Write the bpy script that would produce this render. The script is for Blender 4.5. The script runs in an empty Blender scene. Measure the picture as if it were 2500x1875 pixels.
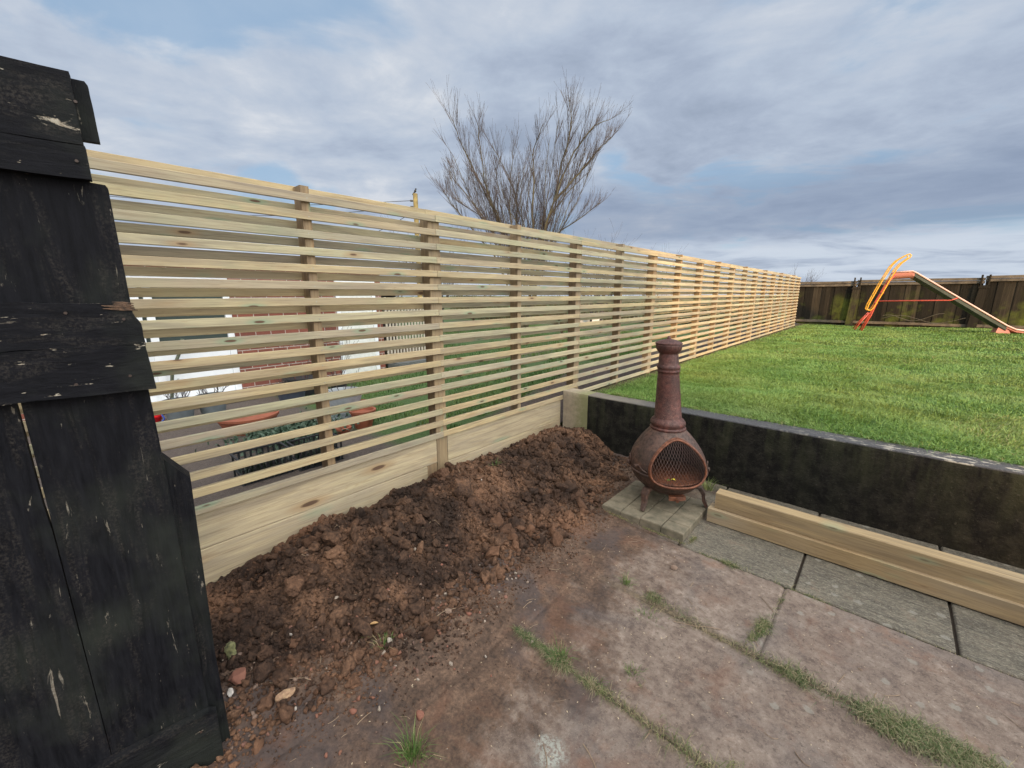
import bpy, bmesh, math, random
import numpy as np
from mathutils import Vector, Matrix
random.seed(7); RG = np.random.default_rng(7)
sc = bpy.context.scene
R = math.radians

# ------------------------------------------------------------------ camera
cam = bpy.data.cameras.new('camera'); co = bpy.data.objects.new('camera', cam)
sc.collection.objects.link(co); sc.camera = co
YAW, PIT, ROL = -0.7344, 0.2116, -0.0030
F_ = Vector((math.sin(YAW)*math.cos(PIT), math.cos(YAW)*math.cos(PIT), -math.sin(PIT)))
R_ = Vector((math.cos(YAW), -math.sin(YAW), 0)); U_ = R_.cross(F_)
R2 = R_*math.cos(ROL)+U_*math.sin(ROL); U2 = -R_*math.sin(ROL)+U_*math.cos(ROL)
co.matrix_world = Matrix(((R2.x, U2.x, -F_.x, 2.6429), (R2.y, U2.y, -F_.y, 0), (R2.z, U2.z, -F_.z, 1.1637), (0, 0, 0, 1)))
cam.sensor_width = 36; cam.lens = 1015.4/2500*36; cam.clip_end = 2000; cam.clip_start = .02

# ------------------------------------------------------------------ world
SUN_EL, SUN_AZ = R(13), math.atan2(.80, -.60)        # direction towards the sun: (+.80, -.60)
wd = bpy.data.worlds.new('World'); sc.world = wd; wd.use_nodes = True
nt = wd.node_tree; nt.nodes.clear()
class NT:
    def __init__(s, t): s.t = t
    def n(s, ty, ins=None, **kw):
        d = s.t.nodes.new(ty)
        for k, v in kw.items(): setattr(d, k, v)
        for k, v in (ins or {}).items():
            i = d.inputs[k]
            if isinstance(v, bpy.types.NodeSocket): s.t.links.new(v, i)
            elif isinstance(v, bpy.types.Node): s.t.links.new(v.outputs[0], i)
            else: i.default_value = v
        return d
    def math(s, op, a, b=0.0, c=None, clamp=False):
        i = {0: a, 1: b}
        if c is not None: i[2] = c
        return s.n('ShaderNodeMath', i, operation=op, use_clamp=clamp).outputs[0]
    def noise(s, vec, scale=5, detail=4, rough=.55, dist=0.0):
        return s.n('ShaderNodeTexNoise', {'Vector': vec, 'Scale': scale, 'Detail': detail, 'Roughness': rough, 'Distortion': dist}).outputs['Fac']
    def mr(s, v, a, b, c=0.0, d=1.0, smooth=False):
        return s.n('ShaderNodeMapRange', {'Value': v, 'From Min': a, 'From Max': b, 'To Min': c, 'To Max': d},
                   interpolation_type='SMOOTHSTEP' if smooth else 'LINEAR').outputs[0]
    def mix(s, f, a, b, bt='MIX'):
        d = s.t.nodes.new('ShaderNodeMix'); d.data_type = 'RGBA'; d.blend_type = bt
        for k, v in ((0, f), (6, a), (7, b)):
            i = d.inputs[k]
            if isinstance(v, bpy.types.NodeSocket): s.t.links.new(v, i)
            else: i.default_value = v if k == 0 else ((*v, 1) if len(v) == 3 else v)
        return d.outputs[2]
    def ramp(s, f, stops):
        d = s.n('ShaderNodeValToRGB', {0: f}); e = d.color_ramp.elements
        while len(e) < len(stops): e.new(.5)
        for q, (p, c) in zip(e, stops): q.position = p; q.color = (*c, 1)
        return d.outputs[0]
    def sep(s, v): return s.n('ShaderNodeSeparateXYZ', {0: v}).outputs
    def comb(s, x, y, z): return s.n('ShaderNodeCombineXYZ', {0: x, 1: y, 2: z}).outputs[0]
w = NT(nt)
dirv = w.n('ShaderNodeTexCoord').outputs['Generated']
X, Y, Z = w.sep(dirv)
zz = w.math('ADD', w.math('MAXIMUM', Z, 0.0), .11)
px, py = w.math('DIVIDE', X, zz), w.math('DIVIDE', Y, zz)
pv = w.comb(px, py, 0.0)
n1 = w.noise(pv, .75, 9, .58, .35)
# streaks lie along the wind across the far garden
rx = w.math('ADD', w.math('MULTIPLY', px, .80), w.math('MULTIPLY', py, .60))
ry = w.math('SUBTRACT', w.math('MULTIPLY', py, .80), w.math('MULTIPLY', px, .60))
n2 = w.noise(w.comb(w.math('MULTIPLY', rx, .62), w.math('MULTIPLY', ry, .85), 3.7), 1.4, 9, .60, .5)
n3 = w.noise(w.comb(px, py, 9.1), .8, 7, .55, .4)
n4 = w.noise(w.comb(px, py, 5.5), 3.2, 7, .6, .3)
nn = w.math('ADD', w.math('ADD', w.math('MULTIPLY', n1, .42), w.math('MULTIPLY', n2, .40)), w.math('MULTIPLY', n4, .18))
cloud = w.ramp(w.mr(nn, .40, .60), [(0, (.32, .385, .50)), (.3, (.40, .47, .595)), (.55, (.475, .55, .67)), (.8, (.56, .62, .715)), (1, (.67, .71, .775))])
sky = w.n('ShaderNodeTexSky', {}, sky_type='NISHITA', sun_disc=False, sun_elevation=SUN_EL, sun_rotation=SUN_AZ, air_density=1.0, dust_density=1.5)
gap = w.math('MULTIPLY', w.mr(n3, .47, .56, 0, 1, True), w.mr(n2, .48, .58, 0, 1, True))
sk10 = w.mix(.6, sky.outputs[0], (3.7, 5.7, 8.3))
cl10 = w.mix(1.0, cloud, (10, 10, 10), 'MULTIPLY')
col = w.mix(w.math('MULTIPLY', gap, .8), cl10, sk10)
# bright broken strip low over the horizon, a darker bank above it
el = w.math('ADD', Z, w.math('MULTIPLY', w.math('SUBTRACT', n2, .5), .05))
low = w.mr(el, .112, .085, 0, 1, True)
col = w.mix(w.math('MULTIPLY', low, w.mr(n2, .42, .56, .25, .95)), col, (6.1, 6.8, 7.8))
band = w.math('MULTIPLY', w.mr(el, .10, .125, 0, 1, True), w.mr(el, .27, .17, 0, 1, True))
col = w.mix(w.math('MULTIPLY', band, w.math('MULTIPLY', w.mr(Y, .45, .9, 0, 1, True), .6)), col, (2.3, 3.0, 4.35))
# bright patch added on the sun's side of the sky, to light the fence
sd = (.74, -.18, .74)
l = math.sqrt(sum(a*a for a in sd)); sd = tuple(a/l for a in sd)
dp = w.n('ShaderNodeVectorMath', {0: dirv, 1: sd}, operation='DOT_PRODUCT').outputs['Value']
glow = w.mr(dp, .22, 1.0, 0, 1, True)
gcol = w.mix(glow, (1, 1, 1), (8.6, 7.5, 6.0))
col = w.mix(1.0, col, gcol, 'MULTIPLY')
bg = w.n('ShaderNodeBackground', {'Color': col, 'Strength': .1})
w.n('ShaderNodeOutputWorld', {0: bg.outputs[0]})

# ------------------------------------------------------------------ sun
sl = bpy.data.lights.new('sun', 'SUN'); so = bpy.data.objects.new('sun', sl); sc.collection.objects.link(so)
sl.energy = 4.4; sl.angle = R(3); sl.color = (1, .62, .28)
sdv = Vector((math.cos(SUN_EL)*.80, -math.cos(SUN_EL)*.60, math.sin(SUN_EL)))
so.rotation_euler = sdv.to_track_quat('Z', 'Y').to_euler(); so.location = (20, -20, 12)
sc.view_settings.view_transform = 'Standard'; sc.view_settings.look = 'None'
sc.view_settings.exposure = 0.0; sc.view_settings.gamma = 1.0
sc.render.engine = 'CYCLES'

# ------------------------------------------------------------------ mesh helpers
WL = {}
def wloc(o): return WL.get(o.name, Vector((0, 0, 0)))
class MB:
    def __init__(s): s.v = []; s.f = []; s.r = []; s.n = 0
    def add(s, v, f, r=None):
        v = np.asarray(v, float); s.v.append(v)
        rr = RG.random() if r is None else r
        s.r.append(np.full(len(v), rr) if np.isscalar(rr) else np.asarray(rr, float))
        s.f.append((s.n, f)); s.n += len(v); return s
    def arrays(s):
        return np.concatenate(s.v), s.f, np.concatenate(s.r)
def obj(name, mb, mat, parent=None, smooth=False, label=None, cat=None, group=None, kind=None, auto=None):
    V, fl, rn = mb.arrays()
    org = Vector((float(V[:, 0].mean()), float(V[:, 1].mean()), float(V[:, 2].min())))
    me = bpy.data.meshes.new(name)
    loops = []; starts = []; pos = 0
    for off, f in fl:
        if isinstance(f, np.ndarray):
            k = f.shape[1]; loops.append((f+off).ravel()); m = len(f)
            starts.append(np.arange(m)*k+pos); pos += m*k
        else:
            for q in f:
                loops.append(np.array(q)+off); starts.append(np.array([pos])); pos += len(q)
    L = np.concatenate(loops); S = np.concatenate(starts)
    me.vertices.add(len(V)); me.vertices.foreach_set('co', (V-np.array(org)).ravel())
    me.loops.add(len(L)); me.loops.foreach_set('vertex_index', L.astype(np.int32))
    me.polygons.add(len(S)); me.polygons.foreach_set('loop_start', S.astype(np.int32))
    me.update(calc_edges=True)
    a = me.attributes.new('rnd', 'FLOAT', 'POINT'); a.data.foreach_set('value', rn.astype(np.float32))
    me.polygons.foreach_set('use_smooth', np.full(len(S), bool(smooth)))
    if auto: 
        try: me.set_sharp_from_angle(angle=R(auto))
        except Exception: pass
    me.validate(); me.materials.append(mat)
    o = bpy.data.objects.new(name, me); sc.collection.objects.link(o)
    WL[o.name] = org
    if parent: o.parent = parent; o.location = org-wloc(parent)
    else: o.location = org
    tag(o, label, cat, group, kind); return o
def tag(o, label=None, cat=None, group=None, kind=None):
    for k, v in (('label', label), ('category', cat), ('group', group), ('kind', kind)):
        if v: o[k] = v
def thing(name, loc, label, cat, group=None):
    o = bpy.data.objects.new(name, None); sc.collection.objects.link(o); o.location = loc; o.empty_display_size = .1
    WL[o.name] = Vector(loc); tag(o, label, cat, group); return o
def bar(mb, ax, c, d, a, b, ch=.002, r=None, seg=1, bow=0.0, ends=True):
    """bar along axis ax from a to b; c, d = (lo,hi) ranges on the other two axes in xyz order"""
    (c0, c1), (d0, d1) = c, d; ch = min(ch, (c1-c0)*.45, (d1-d0)*.45)
    prof = [(c0+ch, d0), (c1-ch, d0), (c1, d0+ch), (c1, d1-ch), (c1-ch, d1), (c0+ch, d1), (c0, d1-ch), (c0, d0+ch)]
    T = np.linspace(a, b, seg+1); V = []
    ph = RG.random()*6
    for t in T:
        bw = bow*math.sin((t-a)/(b-a)*math.pi*1.3+ph)
        for p, q in prof:
            e = [0, 0, 0]; oth = [i for i in range(3) if i != ax]
            e[ax] = t; e[oth[0]] = p+bw*.5; e[oth[1]] = q+bw; V.append(e)
    f = []
    flip = ax == 1
    for i in range(seg):
        for j in range(8):
            q = [i*8+j, i*8+(j+1) % 8, (i+1)*8+(j+1) % 8, (i+1)*8+j]
            f.append(q[::-1] if flip else q)
    f = np.array(f)
    mb.add(V, f, r)
    if ends:
        e0 = list(range(8))[::-1]; e1 = [seg*8+j for j in range(8)]
        if flip: e0, e1 = e0[::-1], e1[::-1]
        off = mb.f[-1][0]; mb.f.append((off, [e0, e1]))
    return mb
def hexa(mb, P, r=None):
    """8 points: 4 bottom ccw, 4 top ccw"""
    return mb.add(P, [(0, 3, 2, 1), (4, 5, 6, 7), (0, 1, 5, 4), (1, 2, 6, 5), (2, 3, 7, 6), (3, 0, 4, 7)], r)
def boxx(mb, x0, x1, y0, y1, z0, z1, r=None, ch=.002): return bar(mb, 0, (y0, y1), (z0, z1), x0, x1, ch, r)
def tube(mb, P, rad, n=6, r=None, closed=False, cap=True):
    P = np.asarray(P, float); m = len(P); rad = np.full(m, rad) if np.isscalar(rad) else np.asarray(rad)
    T = np.gradient(P, axis=0) if not closed else np.roll(P, -1, 0)-np.roll(P, 1, 0)
    T /= np.linalg.norm(T, axis=1)[:, None]+1e-12
    up = np.array([0, 0, 1.]) if abs(T[0][2]) < .9 else np.array([1., 0, 0])
    V = np.zeros((m, n, 3)); N = np.cross(T[0], up); N /= np.linalg.norm(N)
    an = np.arange(n)/n*2*math.pi
    for i in range(m):
        N = N-T[i]*np.dot(N, T[i]); N /= np.linalg.norm(N)+1e-12; B = np.cross(T[i], N)
        V[i] = P[i]+rad[i]*(np.cos(an)[:, None]*N+np.sin(an)[:, None]*B)
    f = []; M = m if closed else m-1
    for i in range(M):
        k = (i+1) % m
        for j in range(n): f.append([i*n+j, i*n+(j+1) % n, k*n+(j+1) % n, k*n+j])
    mb.add(V.reshape(-1, 3), np.array(f), r)
    if cap and not closed:
        off = mb.f[-1][0]; mb.f.append((off, [list(range(n))[::-1], [(m-1)*n+j for j in range(n)]]))
    return mb
def lathe(mb, prof, c, n=48, lean=(0, 0), r=None, keep=None, cap=False):
    prof = np.asarray(prof, float); m = len(prof); an = np.arange(n)/n*2*math.pi
    V = np.zeros((m, n, 3))
    for i, (rr, z) in enumerate(prof):
        V[i, :, 0] = c[0]+rr*np.cos(an)+lean[0]*(z-c[2]); V[i, :, 1] = c[1]+rr*np.sin(an)+lean[1]*(z-c[2]); V[i, :, 2] = z
    f = []
    for i in range(m-1):
        for j in range(n):
            if keep is None or keep((an[j]+math.pi/n) % (2*math.pi), (prof[i][1]+prof[i+1][1])/2):
                f.append([i*n+j, i*n+(j+1) % n, (i+1)*n+(j+1) % n, (i+1)*n+j])
    return mb.add(V.reshape(-1, 3), np.array(f), r)
# value noise
_T = RG.random((256, 256))
def vn(x, y):
    x = np.asarray(x, float); y = np.asarray(y, float)
    xi = np.floor(x).astype(int); yi = np.floor(y).astype(int); fx = x-xi; fy = y-yi
    fx = fx*fx*(3-2*fx); fy = fy*fy*(3-2*fy)
    g = lambda a, b: _T[(a) & 255, (b) & 255]
    return (g(xi, yi)*(1-fx)+g(xi+1, yi)*fx)*(1-fy)+(g(xi, yi+1)*(1-fx)+g(xi+1, yi+1)*fx)*fy
def fbm(x, y, s=1.0, o=5, g=.5, off=0.0):
    t = 0; a = 1; n = 0
    for i in range(o):
        t = t+a*vn(np.asarray(x)*s+off+17.3*i, np.asarray(y)*s+off*1.7+5.1*i); n += a; a *= g; s *= 2.03
    return t/n
def grid(xs, ys, zf):
    gx, gy = np.meshgrid(xs, ys, indexing='ij'); gz = zf(gx, gy)
    V = np.stack([gx, gy, gz], -1).reshape(-1, 3); nx, ny = len(xs), len(ys)
    i = np.arange(nx-1)[:, None]*ny+np.arange(ny-1)[None, :]
    i = i.ravel(); return V, np.stack([i, i+ny, i+ny+1, i+1], 1)
ICO = {}
def ico(sub):
    if sub not in ICO:
        b = bmesh.new(); bmesh.ops.create_icosphere(b, subdivisions=sub, radius=1)
        ICO[sub] = (np.array([v.co[:] for v in b.verts]), np.array([[v.index for v in f.verts] for f in b.faces])); b.free()
    return ICO[sub]
def lump(v, seed, amp=.3, fr=1.6, o=3):
    q = np.random.default_rng(seed); d = np.zeros(len(v)); a = 1
    for k in range(o):
        for _ in range(5):
            w_ = q.normal(size=3)*fr; d += a*np.sin(v@w_+q.random()*6.28)*.45
        fr *= 2.1; a *= .5
    return v*(1+amp*d)[:, None]
def rock(v, seed, k=11, lo=.5, hi=.85):
    q = np.random.default_rng(seed+999)
    for _ in range(k):
        n_ = q.normal(size=3); n_ /= np.linalg.norm(n_); h = q.uniform(lo, hi); d = v@n_; v = np.where((d > h)[:, None], v-n_*((d-h)*.88)[:, None], v)
    return v
def rotm(q):
    a = q.normal(size=(3, 3)); u, _, vt = np.linalg.svd(a); m = u@vt
    return m if np.linalg.det(m) > 0 else -m
def blobs(mb, P, S, sub=2, nvar=14, amp=.3, flat=(.6, 1), rnd=None, seed=1, fr=1.6, o=3):
    v0, f0 = ico(sub); q = np.random.default_rng(seed)
    var = [lump(rock(v0, seed*100+i), seed*100+i, amp, fr, o) for i in range(nvar)]
    for i in range(len(P)):
        sx = np.array([1, q.uniform(*flat), q.uniform(*flat)]); v = (var[q.integers(nvar)]*sx)@rotm(q)*S[i]+P[i]
        mb.add(v, f0, q.random() if rnd is None else rnd[i])
def blades(mb, P, H, W, L=None, seed=3, rn=None, spread=.5):
    """grass blades: P (n,3) roots, H heights, W widths, L (n,2) lean"""
    q = np.random.default_rng(seed); n = len(P); a = q.random(n)*2*math.pi
    d = np.stack([np.cos(a), np.sin(a), 0*a], 1); s = np.stack([-np.sin(a), np.cos(a), 0*a], 1)
    b = d[:, :2]*q.uniform(.05, spread*1.6, n)[:, None]+(0 if L is None else L)
    b3 = np.concatenate([b, np.zeros((n, 1))], 1)
    m = P+b3*H[:, None]*.35+np.array([0, 0, 1])*(H*.62)[:, None]
    t = P+b3*H[:, None]*1.1+np.array([0, 0, 1])*(H*(1-.25*np.clip(np.linalg.norm(b, axis=1), 0, 2)))[:, None]
    w2 = (s*W[:, None]*.5)
    V = np.stack([P-w2, P+w2, m+w2*.75, m-w2*.75, t], 1).reshape(-1, 3)
    i = np.arange(n)*5; rn = q.random(n) if rn is None else rn
    off = mb.n; mb.add(V, np.stack([i, i+1, i+2, i+3], 1), np.repeat(rn, 5))
    mb.f.append((off, np.stack([i+3, i+2, i+4], 1)))

# ------------------------------------------------------------------ materials
MT = {}
def mat(name, build, **kw):
    if name in MT: return MT[name]
    m = bpy.data.materials.new(name); m.use_nodes = True; t = m.node_tree; t.nodes.clear(); g = NT(t)
    p = t.nodes.new('ShaderNodeBsdfPrincipled'); o = t.nodes.new('ShaderNodeOutputMaterial'); t.links.new(p.outputs[0], o.inputs[0])
    g.pos = g.n('ShaderNodeNewGeometry').outputs['Position']
    g.rnd = g.n('ShaderNodeAttribute', {}, attribute_name='rnd').outputs['Fac']
    g.p = p
    def setp(k, v):
        if isinstance(v, bpy.types.NodeSocket): t.links.new(v, p.inputs[k])
        else: p.inputs[k].default_value = (*v, 1) if (isinstance(v, tuple) and len(v) == 3) else v
    g.set = setp
    def bump(h, st=.3, di=.01, nrm=None):
        i = {'Height': h, 'Strength': st, 'Distance': di}
        if nrm: i['Normal'] = nrm
        b = g.n('ShaderNodeBump', i); t.links.new(b.outputs[0], p.inputs['Normal']); return b.outputs[0]
    g.bump = bump
    build(g, **kw); MT[name] = m; return m
def wood(g, axis=1, pal=None, kf=1.0, gn=.35, knots=1.0, rough=.75, dark=1.0, relief=.3):
    s = g.sep(g.pos); al = s[axis]; c = [s[i] for i in range(3) if i != axis]
    ro = g.math('MULTIPLY', g.rnd, 57.0)
    A = g.math('ADD', al, ro)
    v1 = g.comb(g.math('MULTIPLY', A, 1.6), g.math('MULTIPLY', c[0], 55), g.math('MULTIPLY', c[1], 55))
    fine = g.noise(v1, 2.2, 5, .6, .3)
    v2 = g.comb(g.math('MULTIPLY', A, 1.1), g.math('MULTIPLY', c[0], 14), g.math('MULTIPLY', c[1], 14))
    med = g.noise(v2, 1.3, 4, .55, 1.2)
    patch = g.noise(g.comb(g.math('MULTIPLY', A, 1.0), c[0], c[1]), 1.6, 4, .6)
    pal = pal or [(0, (.44, .355, .215)), (.28, (.49, .375, .205)), (.5, (.37, .30, .205)), (.72, (.385, .35, .22)), (1, (.50, .42, .265))]
    base = g.ramp(g.math('FRACT', g.math('MULTIPLY', g.rnd, 7.31)), pal)
    v3 = g.comb(g.math('MULTIPLY', A, .55), g.math('MULTIPLY', c[0], 22), g.math('MULTIPLY', c[1], 22))
    fig = g.noise(v3, 1.6, 3, .5, 1.8)
    rings = g.math('ABSOLUTE', g.math('SUBTRACT', g.math('FRACT', g.math('MULTIPLY', fig, 9.0)), .5))
    col = g.mix(g.mr(med, .38, .64), base, g.mix(1, base, (.70, .70, .76), 'MULTIPLY'))
    col = g.mix(g.mr(rings, .16, .03, 0, .38), col, g.mix(1, col, (.62, .50, .38), 'MULTIPLY'))
    col = g.mix(g.mr(patch, .5, .68, 0, gn), col, (.25, .29, .17))
    col = g.mix(g.mr(g.noise(g.comb(g.math('MULTIPLY', A, .7), c[1], 2.0), 1.1, 3, .5), .5, .68, 0, .4), col, (.36, .31, .24))
    st = g.mr(fine, .50, .68, 0, .6)
    col = g.mix(st, col, g.mix(1, col, (.58, .53, .48), 'MULTIPLY'))
    # knots
    kv = g.comb(g.math('MULTIPLY', A, 3.4*kf), g.math('ADD', g.math('MULTIPLY', c[1], 13.0*kf), g.math('MULTIPLY', g.rnd, 31)), g.math('MULTIPLY', c[0], 2.0))
    vo = g.n('ShaderNodeTexVoronoi', {'Vector': kv, 'Scale': 1.0, 'Randomness': 1.0}); vor = vo.outputs['Distance']
    vr = g.sep(vo.outputs['Color'])[0]
    kd = g.math('ADD', vor, g.math('MULTIPLY', g.math('SUBTRACT', fine, .5), .05))
    kn = g.mr(kd, .115, .075, 0, knots); kr = g.mr(kd, .30, .10, 0, .6*knots)
    col = g.mix(kr, col, g.mix(g.mr(vr, .45, .55), (.30, .175, .08), (.17, .27, .17)))
    col = g.mix(kn, col, (.10, .055, .03))
    if dark != 1: col = g.mix(1, col, (dark, dark, dark), 'MULTIPLY')
    g.set('Base Color', col); g.set('Roughness', rough)
    h = g.math('ADD', g.math('MULTIPLY', fine, .6), g.math('MULTIPLY', med, .4)); g.bump(h, relief, .004)
slatm = mat('pale_slat_timber', wood)
postm = mat('post_timber', wood, axis=2, pal=[(0, (.31, .215, .115)), (.4, (.25, .17, .095)), (.7, (.36, .255, .135)), (1, (.27, .195, .11))], gn=.1)
boardm = mat('gravel_board_timber', wood, pal=[(0, (.44, .35, .215)), (.5, (.50, .40, .25)), (1, (.41, .34, .215))], relief=.8, gn=.12, kf=.5)
timbm = mat('loose_timber', wood, axis=0, pal=[(0, (.36, .265, .14)), (.5, (.28, .185, .088)), (1, (.36, .27, .145))], gn=.03, knots=.6)
def blackpaint(g, axis=2, chips=1.0, base=(.0030, .0031, .0046)):
    s = g.sep(g.pos); k = [30, 30, 30]; k[axis] = 5
    v = g.comb(*[g.math('MULTIPLY', s[i], float(k[i])) for i in range(3)])
    k2 = [70, 70, 70]; k2[axis] = 9
    vf = g.comb(*[g.math('MULTIPLY', s[i], float(k2[i])) for i in range(3)])
    c1 = g.noise(v, 1.0, 6, .68, .6); c2 = g.noise(g.pos, 3.2, 4, .6); gr = g.noise(vf, 1.0, 6, .65, .4)
    gritty = g.noise(g.pos, 140, 4, .7)
    b = g.mix(g.mr(gr, .35, .75), base, (.0125, .0125, .0155))
    b = g.mix(g.mr(c2, .5, .72, 0, .5), b, (.030, .034, .026))
    ch = g.math('MULTIPLY', g.mr(c1, .665-.022*chips, .682), g.mr(c2, .44, .54))
    ch2 = g.mr(g.noise(v, 2.7, 4, .6, .2), .70-.030*(chips > 1), .715-.025*(chips > 1))
    ch = g.math('MAXIMUM', ch, g.math('MULTIPLY', ch2, .75)); ch = g.math('MULTIPLY', ch, chips, clamp=True)
    cc = g.mix(g.mr(gritty, .35, .65), (.20, .155, .115), (.42, .38, .31))
    b = g.mix(g.math('MULTIPLY', g.mr(g.noise(v, .6, 5, .7, .5), .5, .62), g.mr(gritty, .45, .6, 0, .6)), b, (.042, .036, .032)); g.set('Base Color', g.mix(ch, b, cc)); g.set('Roughness', g.mr(gr, .3, .7, .62, .9)); g.set('Specular IOR Level', .12)
    h = g.math('ADD', g.math('ADD', gr, g.math('MULTIPLY', gritty, .25)), g.math('MULTIPLY', ch, -.7)); g.bump(h, .55, .006)
bpv = mat('chipped_black_board_upright', blackpaint, axis=2, chips=.5)
bph = mat('chipped_black_rail', blackpaint, axis=1, chips=1.3)
def plain(g, c=(.5, .5, .5), rough=.6, metal=0.0, var=.15, sc_=20.0, bump=.1, c2=None, spec=.5):
    n = g.noise(g.pos, sc_, 5, .6)
    c2 = c2 or tuple(a*(1-var*2) for a in c)
    g.set('Base Color', g.mix(g.mr(n, .3, .7), c, c2)); g.set('Roughness', rough); g.set('Metallic', metal); g.set('Specular IOR Level', spec)
    if bump: g.bump(g.noise(g.pos, sc_*4, 4, .6), bump, .004)
def P(name, **k): return mat(name, plain, **k)
def rust(g, a=(.085, .028, .02), b=(.20, .065, .035), c=(.045, .022, .02), speck=.5, top=0.0):
    n = g.noise(g.pos, 9, 6, .65); f = g.noise(g.pos, 190, 4, .7); m = g.noise(g.pos, 38, 5, .65)
    col = g.ramp(g.mr(n, .3, .7), [(0, c), (.45, a), (1, b)])
    col = g.mix(g.mr(m, .46, .58, 0, .65), col, tuple(q*.45 for q in a))
    col = g.mix(g.mr(g.noise(g.pos, 17, 5, .7), .54, .66, 0, .35), col, tuple(min(q*1.6, .6) for q in b))
    col = g.mix(g.mr(f, .56, .70, 0, speck), col, (.27, .155, .115))
    g.set('Base Color', col); g.set('Roughness', g.mr(m, .3, .7, .42, .75)); g.set('Metallic', .15)
    g.bump(g.math('ADD', f, m), .5, .004)
rustm = mat('rusty_cast_iron_body', rust, a=(.066, .037, .028), b=(.11, .055, .037), c=(.040, .028, .020), speck=.15)
rustr = mat('red_rust_chimney', rust, a=(.070, .024, .019), b=(.12, .038, .028), c=(.036, .016, .014), speck=.8)
rusto = mat('orange_rust', rust, a=(.13, .043, .020), b=(.22, .075, .032), c=(.07, .026, .015), speck=.2)
rustd = mat('shade_dark_rust', rust, a=(.009, .006, .005), b=(.018, .009, .007), c=(.006, .005, .005), speck=.02)  # near-black tint stands for the shade inside the fire chamber
def soilf(g):
    n = g.noise(g.pos, 3.0, 6, .6); f = g.noise(g.pos, 60, 6, .7); vf = g.noise(g.pos, 260, 4, .7)
    col = g.ramp(g.mr(g.math('ADD', g.math('MULTIPLY', n, .6), g.math('MULTIPLY', f, .4)), .40, .60), [(0, (.022, .013, .0095)), (.35, (.052, .030, .0205)), (.7, (.100, .055, .034)), (1, (.17, .092, .055))])
    col = g.mix(g.mr(g.rnd, .6, 1.0, 0, .6), col, (.16, .080, .046)); col = g.mix(g.mr(g.rnd, .3, .0, 0, .6), col, (.020, .013, .010))
    col = g.mix(g.mr(vf, .66, .74, 0, .5), col, (.21, .15, .10))
    g.set('Base Color', col); g.set('Roughness', .92); g.set('Specular IOR Level', .2)
    g.bump(g.math('ADD', f, g.math('MULTIPLY', vf, .5)), .9, .008)
soilm = mat('red_brown_soil', soilf)
def stonef(g):
    n = g.noise(g.pos, 40, 5, .6)
    col = g.ramp(g.rnd, [(0, (.17, .075, .045)), (.35, (.21, .085, .055)), (.55, (.13, .08, .06)), (.85, (.22, .15, .11)), (.96, (.30, .25, .20)), (1, (.50, .45, .40))])
    g.set('Base Color', g.mix(g.mr(n, .3, .7, 0, .5), col, g.mix(1, col, (.5, .45, .45), 'MULTIPLY'))); g.set('Roughness', .85); g.bump(n, .5, .005)
stonem = mat('reddish_pebbles', stonef)
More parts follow.
